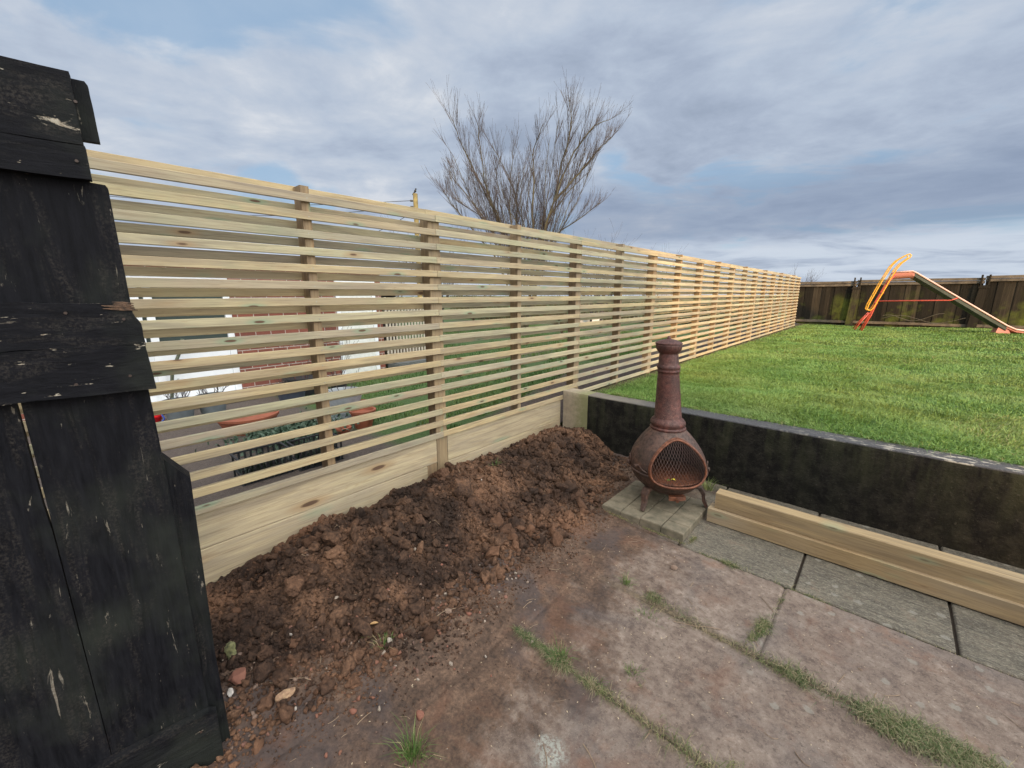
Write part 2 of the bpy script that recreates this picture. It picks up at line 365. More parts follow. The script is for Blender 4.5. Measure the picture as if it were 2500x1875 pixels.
def patiof(g):
    s = g.sep(g.pos)
    big = g.noise(g.pos, 1.7, 5, .6, .4); med = g.noise(g.pos, 9, 8, .72); fine = g.noise(g.pos, 60, 6, .75); gr = g.noise(g.pos, 230, 3, .7); mid = g.noise(g.pos, 26, 6, .7)
    slab = g.ramp(g.mr(g.math('ADD', g.math('MULTIPLY', med, .55), g.math('MULTIPLY', mid, .45)), .38, .62), [(0, (.095, .068, .056)), (.4, (.162, .120, .097)), (.7, (.210, .162, .132)), (1, (.29, .23, .19))])
    slab = g.mix(g.mr(big, .5, .7, 0, .6), slab, (.115, .100, .096))
    slab = g.mix(g.mr(g.noise(g.pos, 5.3, 5, .6), .60, .70, 0, .4), slab, (.21, .11, .07))
    v = g.comb(g.math('MULTIPLY', s[0], 2.2), g.math('MULTIPLY', s[1], 30), s[2])
    strk = g.noise(v, 1.6, 5, .7, .4); sp = g.noise(g.comb(g.math('MULTIPLY', s[0], 70), g.math('MULTIPLY', s[1], 190), s[2]), 1, 3, .7)
    edge = g.mix(g.mr(g.math('ADD', g.math('MULTIPLY', strk, .5), g.math('MULTIPLY', med, .5)), .40, .62), (.056, .050, .041), (.155, .135, .103))
    edge = g.mix(g.mr(sp, .50, .68, 0, .65), edge, (.31, .28, .22))
    edge = g.mix(g.mr(med, .58, .72, 0, .5), edge, (.12, .07, .05))
    yw = g.math('ADD', s[1], 0.0)
    col = g.mix(g.mr(yw, 2.632, 2.64), slab, edge)
    # speckle / grit and pale lichen discs
    col = g.mix(g.mr(fine, .55, .64, 0, .6), col, (.050, .036, .028)); col = g.mix(g.mr(mid, .58, .65, 0, .4), col, (.095, .064, .050))
    col = g.mix(g.mr(gr, .60, .68, 0, .6), col, (.36, .30, .24))
    vor = g.n('ShaderNodeTexVoronoi', {'Vector': g.n('ShaderNodeVectorMath', {0: g.pos, 1: g.comb(g.math('MULTIPLY', med, .08), g.math('MULTIPLY', fine, .03), 0.0)}, operation='ADD').outputs[0], 'Scale': 9.0}, voronoi_dimensions='2D')
    li = g.mr(g.math('ADD', vor.outputs['Distance'], g.math('MULTIPLY', g.math('SUBTRACT', fine, .5), .25)), .17, .12)
    rr = g.sep(vor.outputs['Color'])[0]
    li = g.math('MULTIPLY', g.math('MULTIPLY', li, g.mr(rr, .72, .74)), g.mr(s[0], 2.2, 2.5, 0, .55))
    col = g.mix(li, col, (.25, .235, .20))
    ld = g.n('ShaderNodeVectorMath', {0: g.comb(s[0], s[1], 0.0), 1: (1.93, 1.0, 0)}, operation='DISTANCE').outputs['Value']
    lm_ = g.math('MULTIPLY', g.mr(g.math('ADD', ld, g.math('MULTIPLY', g.math('SUBTRACT', med, .5), .16)), .075, .045), g.mr(fine, .44, .54))
    col = g.mix(g.math('MULTIPLY', lm_, .8), col, (.33, .34, .30))
    # soil trodden over the slabs near the heap
    dx = g.math('ADD', g.math('ADD', s[0], g.math('MULTIPLY', s[1], .05)), g.math('MULTIPLY', g.math('SUBTRACT', g.noise(g.pos, 2.6, 8, .66, .5), .5), 1.7))
    d1 = g.mr(g.math('ADD', dx, g.math('MULTIPLY', g.math('SUBTRACT', mid, .5), .5)), 1.62, 2.12, 1, 0, True)
    dirt = g.ramp(g.mr(g.math('ADD', g.math('MULTIPLY', med, .5), g.math('MULTIPLY', fine, .5)), .40, .60), [(0, (.042, .027, .019)), (.5, (.085, .052, .036)), (1, (.155, .096, .064))])
    dirt = g.mix(g.mr(big, .50, .60, 0, .6), dirt, (.060, .048, .048))
    dirt = g.mix(g.mr(gr, .68, .78, 0, .6), dirt, (.20, .13, .09))
    col = g.mix(g.math('MULTIPLY', d1, g.math('SUBTRACT', .95, g.math('MULTIPLY', lm_, .7))), col, dirt)
    red = g.mr(g.noise(g.pos, 3.1, 7, .65, .6), .54, .64, 0, .32); red = g.math('MULTIPLY', red, g.mr(yw, 2.6, 2.5))
    col = g.mix(red, col, (.15, .068, .040))
    gj = g.math('MINIMUM', g.math('ABSOLUTE', g.math('SUBTRACT', s[1], 1.985)), g.math('ABSOLUTE', g.math('SUBTRACT', s[1], 1.34)))
    gj = g.math('ADD', gj, g.math('MULTIPLY', g.math('SUBTRACT', med, .5), .09))
    col = g.mix(g.math('MULTIPLY', g.mr(gj, .045, .012, 0, .85), g.mr(s[0], 1.5, 1.9)), col, g.mix(g.mr(fine, .4, .6), (.045, .035, .022), (.17, .13, .08)))
    # joints
    col = g.mix(g.mr(s[2], -.512, -.506, 1, 0), col, (.028, .020, .014))
    g.set('Base Color', col); g.set('Roughness', g.mr(med, .3, .7, .7, .95)); g.set('Specular IOR Level', .25)
    h = g.math('ADD', g.math('MULTIPLY', fine, .7), g.math('ADD', g.math('MULTIPLY', gr, .5), g.math('ADD', med, mid))); g.bump(h, .9, .006)
patm = mat('worn_concrete_slabs', patiof)
def lawnf(g, dirt=.35):
    n = g.noise(g.pos, 1.4, 5, .6); f = g.noise(g.pos, 45, 5, .7)
    col = g.ramp(g.mr(g.math('ADD', g.math('MULTIPLY', n, .5), g.math('MULTIPLY', f, .5)), .3, .7), [(0, (.030, .045, .012)), (.5, (.060, .088, .022)), (1, (.11, .125, .045))])
    col = g.mix(g.mr(f, .58, .7, 0, dirt), col, (.075, .050, .030))
    x = g.sep(g.pos)[0]
    col = g.mix(g.mr(g.math('ADD', g.math('ABSOLUTE', x), g.math('MULTIPLY', n, .3)), .30, .20, 0, .7), col, (.085, .055, .038))
    g.set('Base Color', col); g.set('Roughness', .95); g.set('Specular IOR Level', .15); g.bump(f, .8, .03)
lawnm = mat('lawn_turf', lawnf)
def bladef(g, a=(.070, .165, .028), b=(.195, .30, .068), dry=(.30, .25, .12), dp=.9):
    big = g.noise(g.pos, .9, 3, .5); med = g.noise(g.pos, 3.5, 3, .55)
    col = g.ramp(g.rnd, [(0, a), (.45, tuple((x+y)/2 for x, y in zip(a, b))), (dp-.02, b), (dp, dry), (1, dry)])
    col = g.mix(g.mr(big, .42, .66, 0, .55), col, g.mix(.45, col, (.34, .30, .09)))
    col = g.mix(g.mr(med, .5, .7, 0, .5), col, g.mix(1, col, (.62, .80, .65), 'MULTIPLY'))
    g.set('Base Color', col); g.set('Roughness', .5); g.set('Specular IOR Level', .3)
    g.p.inputs['Subsurface Weight'].default_value = 0
blm = mat('lawn_blades', bladef)
blj = mat('joint_grass', bladef, a=(.05, .085, .026), b=(.13, .15, .06), dry=(.27, .22, .135), dp=.60)
blt = mat('tuft_grass', bladef, a=(.045, .10, .02), b=(.10, .16, .04), dry=(.30, .24, .13), dp=.93)
def wallf(g):
    s = g.sep(g.pos); n = g.noise(g.pos, 4, 6, .65); f = g.noise(g.pos, 60, 5, .7); st = g.noise(g.comb(g.math('MULTIPLY', s[0], 9), s[1], g.math('MULTIPLY', s[2], 1.6)), 1, 5, .6)
    blk = g.mix(g.mr(g.noise(g.pos, 13, 8, .75), .44, .62), (.0040, .0036, .0032), (.020, .018, .014))
    blk = g.mix(g.math('MULTIPLY', g.mr(st, .45, .65, 0, .8), g.mr(s[2], -.3, .1, .2, 1)), blk, (.040, .042, .022))
    blk = g.mix(g.mr(f, .62, .70, 0, .5), blk, (.085, .075, .06))
    tn = g.noise(g.comb(g.math('MULTIPLY', s[0], 10), g.math('MULTIPLY', s[1], 26), 0.0), 1, 6, .65)
    grey = g.mix(g.mr(f, .3, .7), (.045, .045, .050), (.10, .098, .10))
    grey = g.mix(g.mr(g.math('ADD', s[0], n), 1.6, 1.1), grey, (.17, .15, .125))
    flake = g.math('MULTIPLY', g.mr(tn, .545, .585), g.mr(s[0], 1.9, 3.2)); 
    top = g.mix(flake, grey, (.42, .385, .32))
    g.set('Base Color', g.mix(g.mr(s[2], .088, .096), blk, top)); g.set('Roughness', .85); g.set('Specular IOR Level', .2)
    g.bump(g.math('ADD', f, g.math('MULTIPLY', n, 1.5)), .9, .010)
wallm = mat('black_painted_concrete', wallf)
def pillf(g):
    s = g.sep(g.pos); n = g.noise(g.pos, 14, 6, .65); f = g.noise(g.pos, 90, 5, .7)
    c = g.mix(g.mr(n, .3, .7), (.36, .30, .215), (.24, .195, .145)); c = g.mix(g.mr(g.math('ADD', s[0], g.math('MULTIPLY', n, .3)), .26, .42, 0, .75), c, (.17, .18, .07))
    g.set('Base Color', g.mix(g.mr(f, .6, .75, 0, .5), c, (.07, .055, .045))); g.set('Roughness', .9); g.bump(f, .8, .008)
pillm = mat('bare_concrete', pillf)
def oldfence(g):
    s = g.sep(g.pos); v = g.comb(g.math('MULTIPLY', s[0], 30), g.math('MULTIPLY', s[1], 30), g.math('MULTIPLY', s[2], 1.5))
    f = g.noise(v, 1, 5, .65); n = g.noise(g.pos, .9, 5, .6)
    c = g.ramp(g.mr(g.math('ADD', g.math('MULTIPLY', f, .6), g.math('MULTIPLY', g.rnd, .4)), .25, .75), [(0, (.010, .009, .007)), (.6, (.026, .021, .015)), (1, (.060, .048, .033))])
    c = g.mix(g.math('MULTIPLY', g.mr(n, .5, .66, 0, .85), g.mr(s[2], 1.3, .7)), c, (.11, .135, .022))
    g.set('Base Color', c); g.set('Roughness', .9); g.set('Specular IOR Level', .15); g.bump(f, .5, .01)
oldm = mat('weathered_dark_boards', oldfence)
oldr = P('weathered_rail', c=(.17, .135, .095), c2=(.05, .042, .032), sc_=5, rough=.9, bump=.4)
barkm = P('grey_olive_bark', c=(.066, .056, .052), c2=(.040, .031, .033), sc_=3, rough=.9, bump=0)
barky = P('mossy_bark', c=(.09, .085, .045), c2=(.042, .038, .030), sc_=5, rough=.9, bump=0)

# ================================================================== SETTING
G0 = -.5
mb = MB(); V, f = grid(np.linspace(-420, 420, 43), np.linspace(-420, 420, 43), lambda x, y: -.62+0*x); mb.add(V, f, .5)
obj('ground', mb, lawnm, kind='structure')
def smst(a, b, x): t = np.clip((x-a)/(b-a), 0, 1); return t*t*(3-2*t)
# lawn plateau
def lawnz(x, y):
    return -.03+.085*smst(.2, 2.2, x)*smst(9, 4.2, y)+.07*smst(2.5, 4.8, x)*smst(13, 18, y)+.03*(fbm(x, y, .9, 3)-.5)+.008*fbm(x, y, 9, 2)
mb = MB()
V, f = grid(np.concatenate([np.linspace(-.10, 8, 82), np.linspace(8.5, 40, 30)]), np.concatenate([np.linspace(3.93, 21, 140), np.linspace(22, 90, 30)]), lawnz); mb.add(V, f, .5)
obj('lawn', mb, lawnm, kind='structure', smooth=True)
# neighbour's ground
def nz(x, y): return -.5+.43*smst(2.6, 6.0, y+.25*x+.0)+.02*fbm(x, y, 2, 3)
mb = MB()
V, f = grid(np.concatenate([np.linspace(-60, -10, 26)[:-1], np.linspace(-10, -.135, 70)]), np.concatenate([np.linspace(-30, -1, 20)[:-1], np.linspace(-1, 14, 90), np.linspace(15, 90, 30)]), nz); mb.add(V, f, .5)
def nearsoil(g):
    s = g.sep(g.pos); n = g.noise(g.pos, 1.6, 5, .6); f = g.noise(g.pos, 40, 6, .7)
    gr = g.ramp(g.mr(f, .3, .7), [(0, (.022, .045, .010)), (.5, (.045, .085, .018)), (1, (.075, .12, .035))])
    so_ = g.ramp(g.mr(f, .3, .7), [(0, (.030, .020, .017)), (.6, (.085, .060, .048)), (1, (.15, .115, .09))])
    bed = g.mr(g.math('ADD', s[0], g.math('MULTIPLY', g.math('SUBTRACT', n, .5), 1.0)), -1.35, -.95)
    pav = g.mr(g.math('SUBTRACT', g.math('ADD', s[1], g.math('MULTIPLY', n, .4)), g.math('MULTIPLY', s[0], .0)), 2.5, 2.75, 1, 0)
    c = g.mix(bed, gr, so_); 
    c = g.mix(g.math('MULTIPLY', g.mr(g.noise(g.pos, .55, 4, .6), .5, .6, 0, .8), g.mr(s[1], 5, 8)), c, so_)
    c = g.mix(pav, c, g.mix(g.mr(f, .3, .7), (.055, .042, .036), (.11, .085, .070)))
    g.set('Base Color', c); g.set('Roughness', .95); g.bump(f, .9, .02)
obj('neighbour_ground', mb, mat('neighbour_garden_ground', nearsoil), kind='structure', smooth=True)

# patio with sunken joints, each slab a little tilted
jx_mid = [-.6, .32, 1.44, 2.40, 3.36, 4.32, 5.28]        # row 1.98..2.63
JY = [-1.22, -.58, .06, .70, 1.34, 1.98, 2.635]
rows = {6: [-.5, .46, .95, 2.40, 3.9, 4.9], 5: [.5, 1.465, 3.5, 4.5], 4: [.46, 1.445, 2.72, 3.7], 3: [.46, 1.2, 2.2, 3.4, 4.3], 2: [0, .9, 1.9, 2.9, 3.9], 1: [.46, 1.44, 2.4, 3.4], 0: [0, 1, 2, 3]}
EX = [-.2, .46, 1.12, 1.78, 2.44, 3.10, 3.76, 4.42, 5.08]
def patz(x, y, fine=True):
    x = np.asarray(x, float); y = np.asarray(y, float)
    z = np.full(x.shape, G0)
    row = np.searchsorted(JY, y)
    d = np.full(x.shape, 9.)
    wob = .006*(fbm(x, y, 9, 3, off=3)-.5)*2
    for j in JY: d = np.minimum(d, np.abs(y-j+wob)+.003)
    for r_, xs in rows.items():
        m = row == r_
        for q in xs: d = np.where(m, np.minimum(d, np.abs(x-q+wob)), d)
    m = y > JY[-1]
    for q in EX: d = np.where(m, np.minimum(d, np.abs(x-q+wob*.5)), d)
    ci = np.zeros(x.shape)
    for r_, xs in list(rows.items())+[(7, EX)]: ci = np.where(row == r_, np.searchsorted(xs, x), ci)
    z = z+(vn(ci*1.7+9, row*5.1)-.5)*.010
    z = z+.006*(fbm(x, y, 4, 4, off=7)-.5)+.0035*(fbm(x, y, 30, 3, .6, off=2)-.5)
    jd = np.clip(1-d/np.where(y > 2.65, .0085, .012), 0, 1); z = z-np.where(y > 2.62, .022, np.where(x > 1.75, .009, .004))*jd**.7
    # soil pushed over the slabs next to the heap
    ed = x+.45*(fbm(x, y, 2.4, 4, off=11)-.5)*2
    c = smst(1.62, 1.05, ed); z = z+c*(.014+.028*fbm(x, y, 16, 4, .6, off=5)*1.0)
    return z
xs = np.unique(np.concatenate([np.linspace(.0, 3.7, 560), np.linspace(3.72, 9, 60), np.linspace(-.1, 0, 3)]))
ys = np.unique(np.concatenate([np.linspace(.1, 3.80, 570), np.linspace(-4, .08, 80)]))
mb = MB(); V, f = grid(xs, ys, patz); mb.add(V, f, .5)
obj('patio', mb, patm, kind='structure', smooth=True)

# ================================================================== SOIL HEAP
tY = np.array([-.1, .37, .53, .73, 1.03, 1.36, 1.84, 2.26, 2.73, 3.2, 3.46, 3.8]); tZ = np.array([-.47, -.45, -.42, -.38, -.325, -.34, -.315, -.305, -.35, -.32, -.31, -.35])
fY = np.array([-.1, .17, .29, .54, .79, 1.19, 1.64, 2.06, 2.62, 3.04, 3.48, 3.8]); fX = np.array([1.05, 1.1, 1.1, 1.16, 1.16, 1.22, 1.16, 1.18, 1.15, 1.05, .96, .93])
def soilz(x, y):
    T = np.interp(y, tY, tZ); W_ = np.interp(y, fY, fX)+.16*(fbm(x, y, 3, 3, off=21)-.5)*2
    u = np.clip(x/W_, 0, 1.3); hump = (1-smst(.12, 1.0, u))*(1+.55*u)
    hump = hump+.30*np.exp(-((u-.38)/.22)**2)
    z = G0-.012+(T-G0+.012)*hump
    amp = np.clip(hump*1.6, 0, 1)
    z = z+amp*(.085*(fbm(x, y, 4.5, 3, off=31)-.5)+.060*(np.abs(fbm(x, y, 11, 4, .6, off=41)-.5)*2-.2)+.022*(fbm(x, y, 42, 3, .6, off=51)-.5))
    return np.where(u > 1.05, np.minimum(z, G0-.03), z)
mb = MB(); V, f = grid(np.linspace(-.015, 1.5, 300), np.linspace(-.05, 3.785, 760), soilz); mb.add(V, f, np.clip(fbm(V[:, 0], V[:, 1], 1.6, 3, off=61)*1.8-.45, 0, 1))
obj('soil_heap', mb, soilm, smooth=True, kind='stuff', label='heap of dug red-brown soil banked along the gravel boards', cat='soil')
q = np.random.default_rng(11)
mb = MB()
def surf(x, y): return np.maximum(soilz(x, y), patz(x, y))
def scatter(n, smin, smax, pw, sub, amp, seed, sink=.25, xmax=1.0, fr=1.6, o=3, nvar=14):
    g = np.random.default_rng(seed); y = g.uniform(-.02, 3.74, n); W_ = np.interp(y, fY, fX)
    x = np.abs(g.beta(1.1, 1.25, n))*W_*xmax+.02; s = smin*(smax/smin)**(g.random(n)**pw)
    big = fbm(x, y, 2.2, 2, off=71)*.8+.1; s = s*np.clip(.55+1.1*big, .5, 1.4)
    keep = (s < .03) | ((x > s+.02) & (y < 3.75-s)); x, y, s = x[keep], y[keep], s[keep]
    z = surf(x, y)+s*(.5-sink*2*g.random(len(s)))
    rn = np.clip(fbm(x, y, 1.6, 3, off=61)*1.8-.5+g.normal(0, .18, len(s)), 0, 1)
    blobs(mb, np.stack([x, y, z], 1), s, sub, nvar, amp, (.6, 1), rn, seed, fr, o)
scatter(110, .036, .074, 2.0, 4, .20, 5, .45, fr=2.6, o=5, nvar=24)
scatter(1700, .015, .044, 1.7, 3, .24, 6, fr=2.4, o=4, nvar=24)
scatter(11000, .006, .017, 1.5, 2, .28, 7, nvar=24)
scatter(12000, .003, .008, 1.0, 1, .25, 8, xmax=1.12)
obj('soil_clods', mb, soilm, smooth=True, kind='stuff', label='crumbly clods and crumbs of soil lying over the heap', cat='soil')
# crumbs and pebbles thrown over the slabs
mb = MB(); g = np.random.default_rng(21)
n = 4200; y = g.uniform(-.1, 3.0, n); x = np.interp(y, fY, fX)-.08+np.abs(g.normal(0, .26, n)); s = .0013*(4.2)**(g.random(n)**2.4)
keep = (x < 3.6); x, y, s = x[keep], y[keep], s[keep]
blobs(mb, np.stack([x, y, patz(x, y)+s*.35], 1), s, 1, 10, .25, (.5, 1), g.random(len(x))*.9, 22)
obj('soil_crumbs', mb, soilm, smooth=True, kind='stuff', label='loose soil crumbs trodden over the patio slabs', cat='soil')
mb = MB(); g = np.random.default_rng(23)
n = 420; y = g.uniform(.0, 1.7, n)**1.0; x = np.interp(y, fY, fX)+g.normal(-.16, .20, n); s = .0045*(3.6)**(g.random(n)**1.6)
blobs(mb, np.stack([x, y, surf(x, y)+s*.35], 1), s, 2, 12, .2, (.5, .95), None, 24)
n = 120; y = g.uniform(.2, 3.5, n); x = g.uniform(.1, 1.3, n); s = .003*(3.5)**(g.random(n)**1.6)
blobs(mb, np.stack([x, y, surf(x, y)+s*.45], 1), s, 2, 12, .2, (.5, .95), None, 25)
n = 240; y = g.uniform(.2, 2.6, n); x = g.uniform(1.2, 3.4, n); s = .0015*(3)**(g.random(n)**2)
blobs(mb, np.stack([x, y, patz(x, y)+s*.45], 1), s, 1, 12, .2, (.5, .95), .75+.25*g.random(n), 26)
obj('pebbles', mb, stonem, smooth=True, kind='stuff', label='small reddish and pale pebbles scattered at the foot of the soil', cat='pebbles')
# single stones one can point at
STN = [(1.46, .75, .021, .30, 'flat pinkish red stone lying alone on the dirty slab', 'stone', 8), (1.37, .99, .0115, .95, 'small pinkish white pebble alone on the dirt', 'stone', 5),
       (1.12, 1.18, .019, .85, 'pale grey brown stone at the foot of the soil heap', 'stone', 7), (1.05, .87, .017, .97, 'chalky white stone at the edge of the soil', 'stone', 4),
       (.80, .27, .019, 1.0, 'whitish grey lump of stone beside the black panel', 'stone', 9), (.76, .31, .042, .3, 'largest reddish stone next to the black panel foot', 'stone', 2),
       (1.86, 2.36, .022, .82, 'beige stone on the slab in front of the brick plinth', 'stone', 12)]
for (x, y, s, rn, lb, ct, sd_) in STN:
    mb = MB(); v0, f0 = ico(4); v = lump(rock(v0, sd_), sd_, .07, 2.4, 4)*np.array([1, .8, .62])*s*1.1
    mb.add(v+np.array([x, y, float(surf(x, y))+s*.4]), f0, rn); obj('stone', mb, stonem, smooth=True, label=lb, cat=ct)
for (x, y, s, rn, lb, sd_) in [(.50, .66, .060, .72, 'big rounded orange-brown clod on the near slope of the soil', 31), (.72, .43, .042, .7, 'brown clod with a pale face halfway down the near slope', 33),
                        (.17, 1.92, .075, .8, 'large reddish clod on top of the heap against the fence post', 35), (.46, 1.85, .095, .35, 'broad blocky slab of dark soil in the middle of the heap', 36)]:
    mb = MB(); v0, f0 = ico(5); v = lump(rock(v0, sd_, 9), sd_, .20, 3.2, 6)*np.array([1, .85, .8])*s
    mb.add(v+np.array([x, y, float(surf(x, y))+s*.35]), f0, rn); obj('soil_clod', mb, soilm, smooth=True, label=lb, cat='clod', group='large clods on the soil heap')
# wood chunk, mossy lump, leaf, roots
mb = MB(); v0, f0 = ico(4); v = lump(v0, 77, .10, 2.5, 4)*np.array([.020, .036, .018]); mb.add(v+np.array([.985, .42, float(surf(.985, .42))+.016]), f0, .5)
obj('wood_chunk', mb, P('splintered_pale_wood', c=(.42, .28, .16), c2=(.20, .11, .07), sc_=60, rough=.85, bump=.6), smooth=True, label='short splintered chunk of pale orange wood on the soil', cat='wood chunk')
mb = MB(); v = lump(ico(4)[0], 79, .34, 2.6, 5)*np.array([.024, .020, .040]); mb.add(v+np.array([.60, .33, float(surf(.60, .33))+.030]), f0, .5)
obj('mossy_lump', mb, P('yellow_green_moss', c=(.24, .23, .10), c2=(.06, .06, .03), sc_=45, rough=.95, bump=.8), smooth=True, label='yellow-green mossy lump beside the black panel', cat='moss')
def leaf(mb, x, y, z, L, Wd, a, tilt=.2, r=.5):
    t = np.linspace(0, 1, 7); wv = Wd*np.sin(t*math.pi)**.8*.5; V = []
    for ti, wi in zip(t, wv):
        for s in (-1, 0, 1): V.append((ti*L-L/2, s*wi, abs(s)*wi*.35+tilt*L*ti*(1-ti)*1.2))
    V = np.array(V); c, s = math.cos(a), math.sin(a); V = np.stack([V[:, 0]*c-V[:, 1]*s+x, V[:, 0]*s+V[:, 1]*c+y, V[:, 2]+z], 1)
    f = [[i*3+j, i*3+j+1, i*3+j+4, i*3+j+3] for i in range(6) for j in range(2)]
    mb.add(V, np.array(f), r)
mb = MB(); leaf(mb, .93, .86, float(surf(.93, .86))+.012, .045, .018, 1.0)
obj('dead_leaf', mb, P('dry_leaf', c=(.48, .30, .12), c2=(.30, .17, .07), bump=0), label='curled yellow-brown dead leaf lying on the soil', cat='leaf')
mb = MB(); g = np.random.default_rng(41)
for i in range(150):
    if i < 60: x, y = g.uniform(.08, 1.1), g.uniform(.2, 3.5)
    else: x, y = g.uniform(1.2, 3.3), g.uniform(.3, 2.5)
    L = g.uniform(.015, .075)*(1.6 if i % 9 == 0 else 1); a = g.random()*6.28; k = 5; t = np.linspace(0, 1, k)
    xx = x+np.cos(a+t*g.normal(0, .5))*L*t; yy = y+np.sin(a+t*g.normal(0, .5))*L*t
    zz_ = surf(xx, yy)+.003+np.sin(t*3.14)*L*.12*(i < 60)
    tube(mb, np.stack([xx, yy, zz_], 1), g.uniform(.0007, .0018), 4)
for (x0, y0, x1, y1, h) in [(1.10, 1.05, 1.13, 1.22, .03), (2.02, 1.93, 2.22, 2.03, .01), (.55, 1.35, .62, 1.52, .02), (.85, .38, .98, .52, .02), (.2, 2.05, .28, 2.0, .05), (2.0, 1.1, 2.2, 1.02, .01)]:
    t = np.linspace(0, 1, 8); xx = x0+(x1-x0)*t+.006*np.sin(t*7); yy = y0+(y1-y0)*t+.006*np.cos(t*6)
    tube(mb, np.stack([xx, yy, surf(xx, yy)+.004+h*np.sin(t*3.1)*.5], 1), .0016, 5)
obj('twigs', mb, P('dry_twigs', c=(.30, .21, .13), c2=(.13, .08, .05), bump=0), kind='stuff', label='dry twigs, roots and straws scattered over soil and slabs', cat='twigs')
mb = MB(); g = np.random.default_rng(43)
for i in range(420):
    x, y = g.uniform(1.15, 3.3), g.uniform(.2, 2.6); L = g.uniform(.004, .011); leaf(mb, x, y, float(patz(x, y))+.002, L, L*.45, g.random()*6.3, .1)
obj('wood_flakes', mb, P('pale_wood_flakes', c=(.50, .40, .27), c2=(.28, .19, .12), bump=0), kind='stuff', label='pale flakes of wood and straw littering the slabs', cat='litter')

# ================================================================== SLATTED FENCE
fence = thing('slatted_fence', (0, 9.4, G0), 'long new pale timber fence of horizontal slats with gaps, on gravel boards', 'fence')
PY = [(.13, .05)]
thin = [1.136, 3.06, 5.09, 7.10, 9.16, 11.22, 13.30, 15.45, 17.6]; thick = [.10, 2.07, 4.075, 6.09, 8.12, 10.18, 12.25, 14.4, 16.55, 18.68]
for i, y in enumerate(thin):
    mb = MB(); bar(mb, 2, (-.118, -.020), (y-.026, y+.026), -.0035 if y < 4 else -.15, 1.792, .003); obj('post', mb, postm, fence)
for i, y in enumerate(thick):
    mb = MB(); y0, y1 = (y-.055, y+.055); bar(mb, 2, (-.118, -.020), (y0, y1), G0-.1, 1.748+.01*math.sin(i*3), .003); obj('post', mb, postm, fence)
ends = [-.35, 2.075, 4.08, 6.09, 8.12, 10.18, 12.25, 14.4, 16.55, 18.72]
for side in (0, 1):
    for s_ in range(9):
        mb = MB(); a, b = ends[s_]+.0008, ends[s_+1]-.0008
        for k in range(1, 19):
            zb = .1*(18-k); g_ = RG.normal(0, .0012)
            seg = 8 if s_ < 2 else 4
            if side == 0: bar(mb, 1, (-.0195, 0+RG.normal(0, .0006)), (zb+g_, zb+.0455+g_), a, b-abs(RG.normal(0, .001)), .0018, None, seg, .0013)
            else: bar(mb, 1, (-.139, -.119), (zb+.0575+g_, zb+.103+g_), a, b, .0018, None, seg, .0013)
        obj('slat_panel', mb, slatm, fence)
mb = MB(); qn = np.random.default_rng(17)
for y in (.10, 1.136, 2.04, 2.11, 3.06, 4.04, 4.11, 5.09):
    for k in range(1, 19):
        z = .1*(18-k)+.0225+qn.normal(0, .004); yy = y+qn.normal(0, .004); tube(mb, [(-.002, yy, z), (.0014, yy, z)], .0036, 8)
sc_h = obj('screw_heads', mb, P('zinc_screw', c=(.42, .40, .34), c2=(.25, .23, .19), metal=.6, rough=.5, bump=0), fence); sc_h['kind'] = 'stuff'
# gravel boards
for (a, b, z0, z1, x0) in [(-.35, 2.010, -.211, -.004, -.052), (-.35, 1.905, -.425, -.2155, -.047), (2.128, 3.772, -.230, -.004, -.052), (2.128, 3.765, -.44, -.234, -.047),
                           (-.35, 2.01, -.6, -.427, -.052), (2.128, 3.7, -.6, -.442, -.052)]:
    mb = MB(); bar(mb, 1, (x0, x0+.032), (z0, z1), a, b, .002, None, 10, .001); obj('gravel_board', mb, boardm, fence)
mb = MB(); bar(mb, 2, (-.052, -.0195), (1.909, 2.008), G0-.05, -.214, .002, .3); obj('post_packer', mb, postm, fence)

# ================================================================== BLACK PANEL
AL = R(-8); PU = Vector((math.sin(AL), -math.cos(AL), 0)); PN = Vector((math.cos(AL), math.sin(AL), 0)); P0 = Vector((1.02, .17, 0))
panel = thing('black_fence_panel', (1.02, .17, G0), 'old black painted board fence panel with chipped rails at the left edge', 'fence')
def ppt(s, n, z): v = P0+PU*s+PN*n; return (v.x, v.y, z)
def pboard(name, s0, s1, z0, z1, n0, n1, m, top=None, seg=12, rough_=.0, par=None, sk=None):
    """board in panel plane, s along (0 = right edge), n outwards; optional right edge profile [(z, s)]"""
    mb = MB(); zs = np.unique(np.concatenate([np.linspace(z0, z1, 25 if z1-z0 > .5 else 13), [a for a, _ in (sk or []) if z0 <= a <= z1]])); ss = np.linspace(0, 1, seg)
    Vv = []
    for n_ in (n1, n0):
        for z in zs:
            e = s0 if sk is None else float(np.interp(z, [a for a, _ in sk], [b for _, b in sk]))
            for t in ss:
                s = e+(s1-e)*t
                jz = rough_*(fbm(s*14+n0*90, z*0+3, 1, 3)-.5) if (z in (zs[0], zs[-1])) else 0
                js = .5*rough_*(fbm(z*22, 3.3+n0, 1, 3)-.5) if t == 0 else 0
                Vv.append(ppt(s+js, n_+(.0018*(fbm(s*30, z*30, 1, 3)-.5) if n_ == n1 else 0), z+jz))
    nz_, ns = len(zs), len(ss); f = []; N = nz_*ns
    for i in range(nz_-1):
        for j in range(ns-1):
            a = i*ns+j; f.append([a, a+ns, a+ns+1, a+1]); f.append([a+N, a+N+1, a+N+ns+1, a+N+ns])
    for i in range(nz_-1):
        a = i*ns; f.append([a, a+N, a+N+ns, a+ns]); a = i*ns+ns-1; f.append([a, a+ns, a+N+ns, a+N])
    for j in range(ns-1):
        f.append([j, j+1, j+1+N, j+N]); a = (nz_-1)*ns+j; f.append([a, a+N, a+N+1, a+1])
    mb.add(Vv, np.array(f)); return obj(name, mb, m, par or panel)
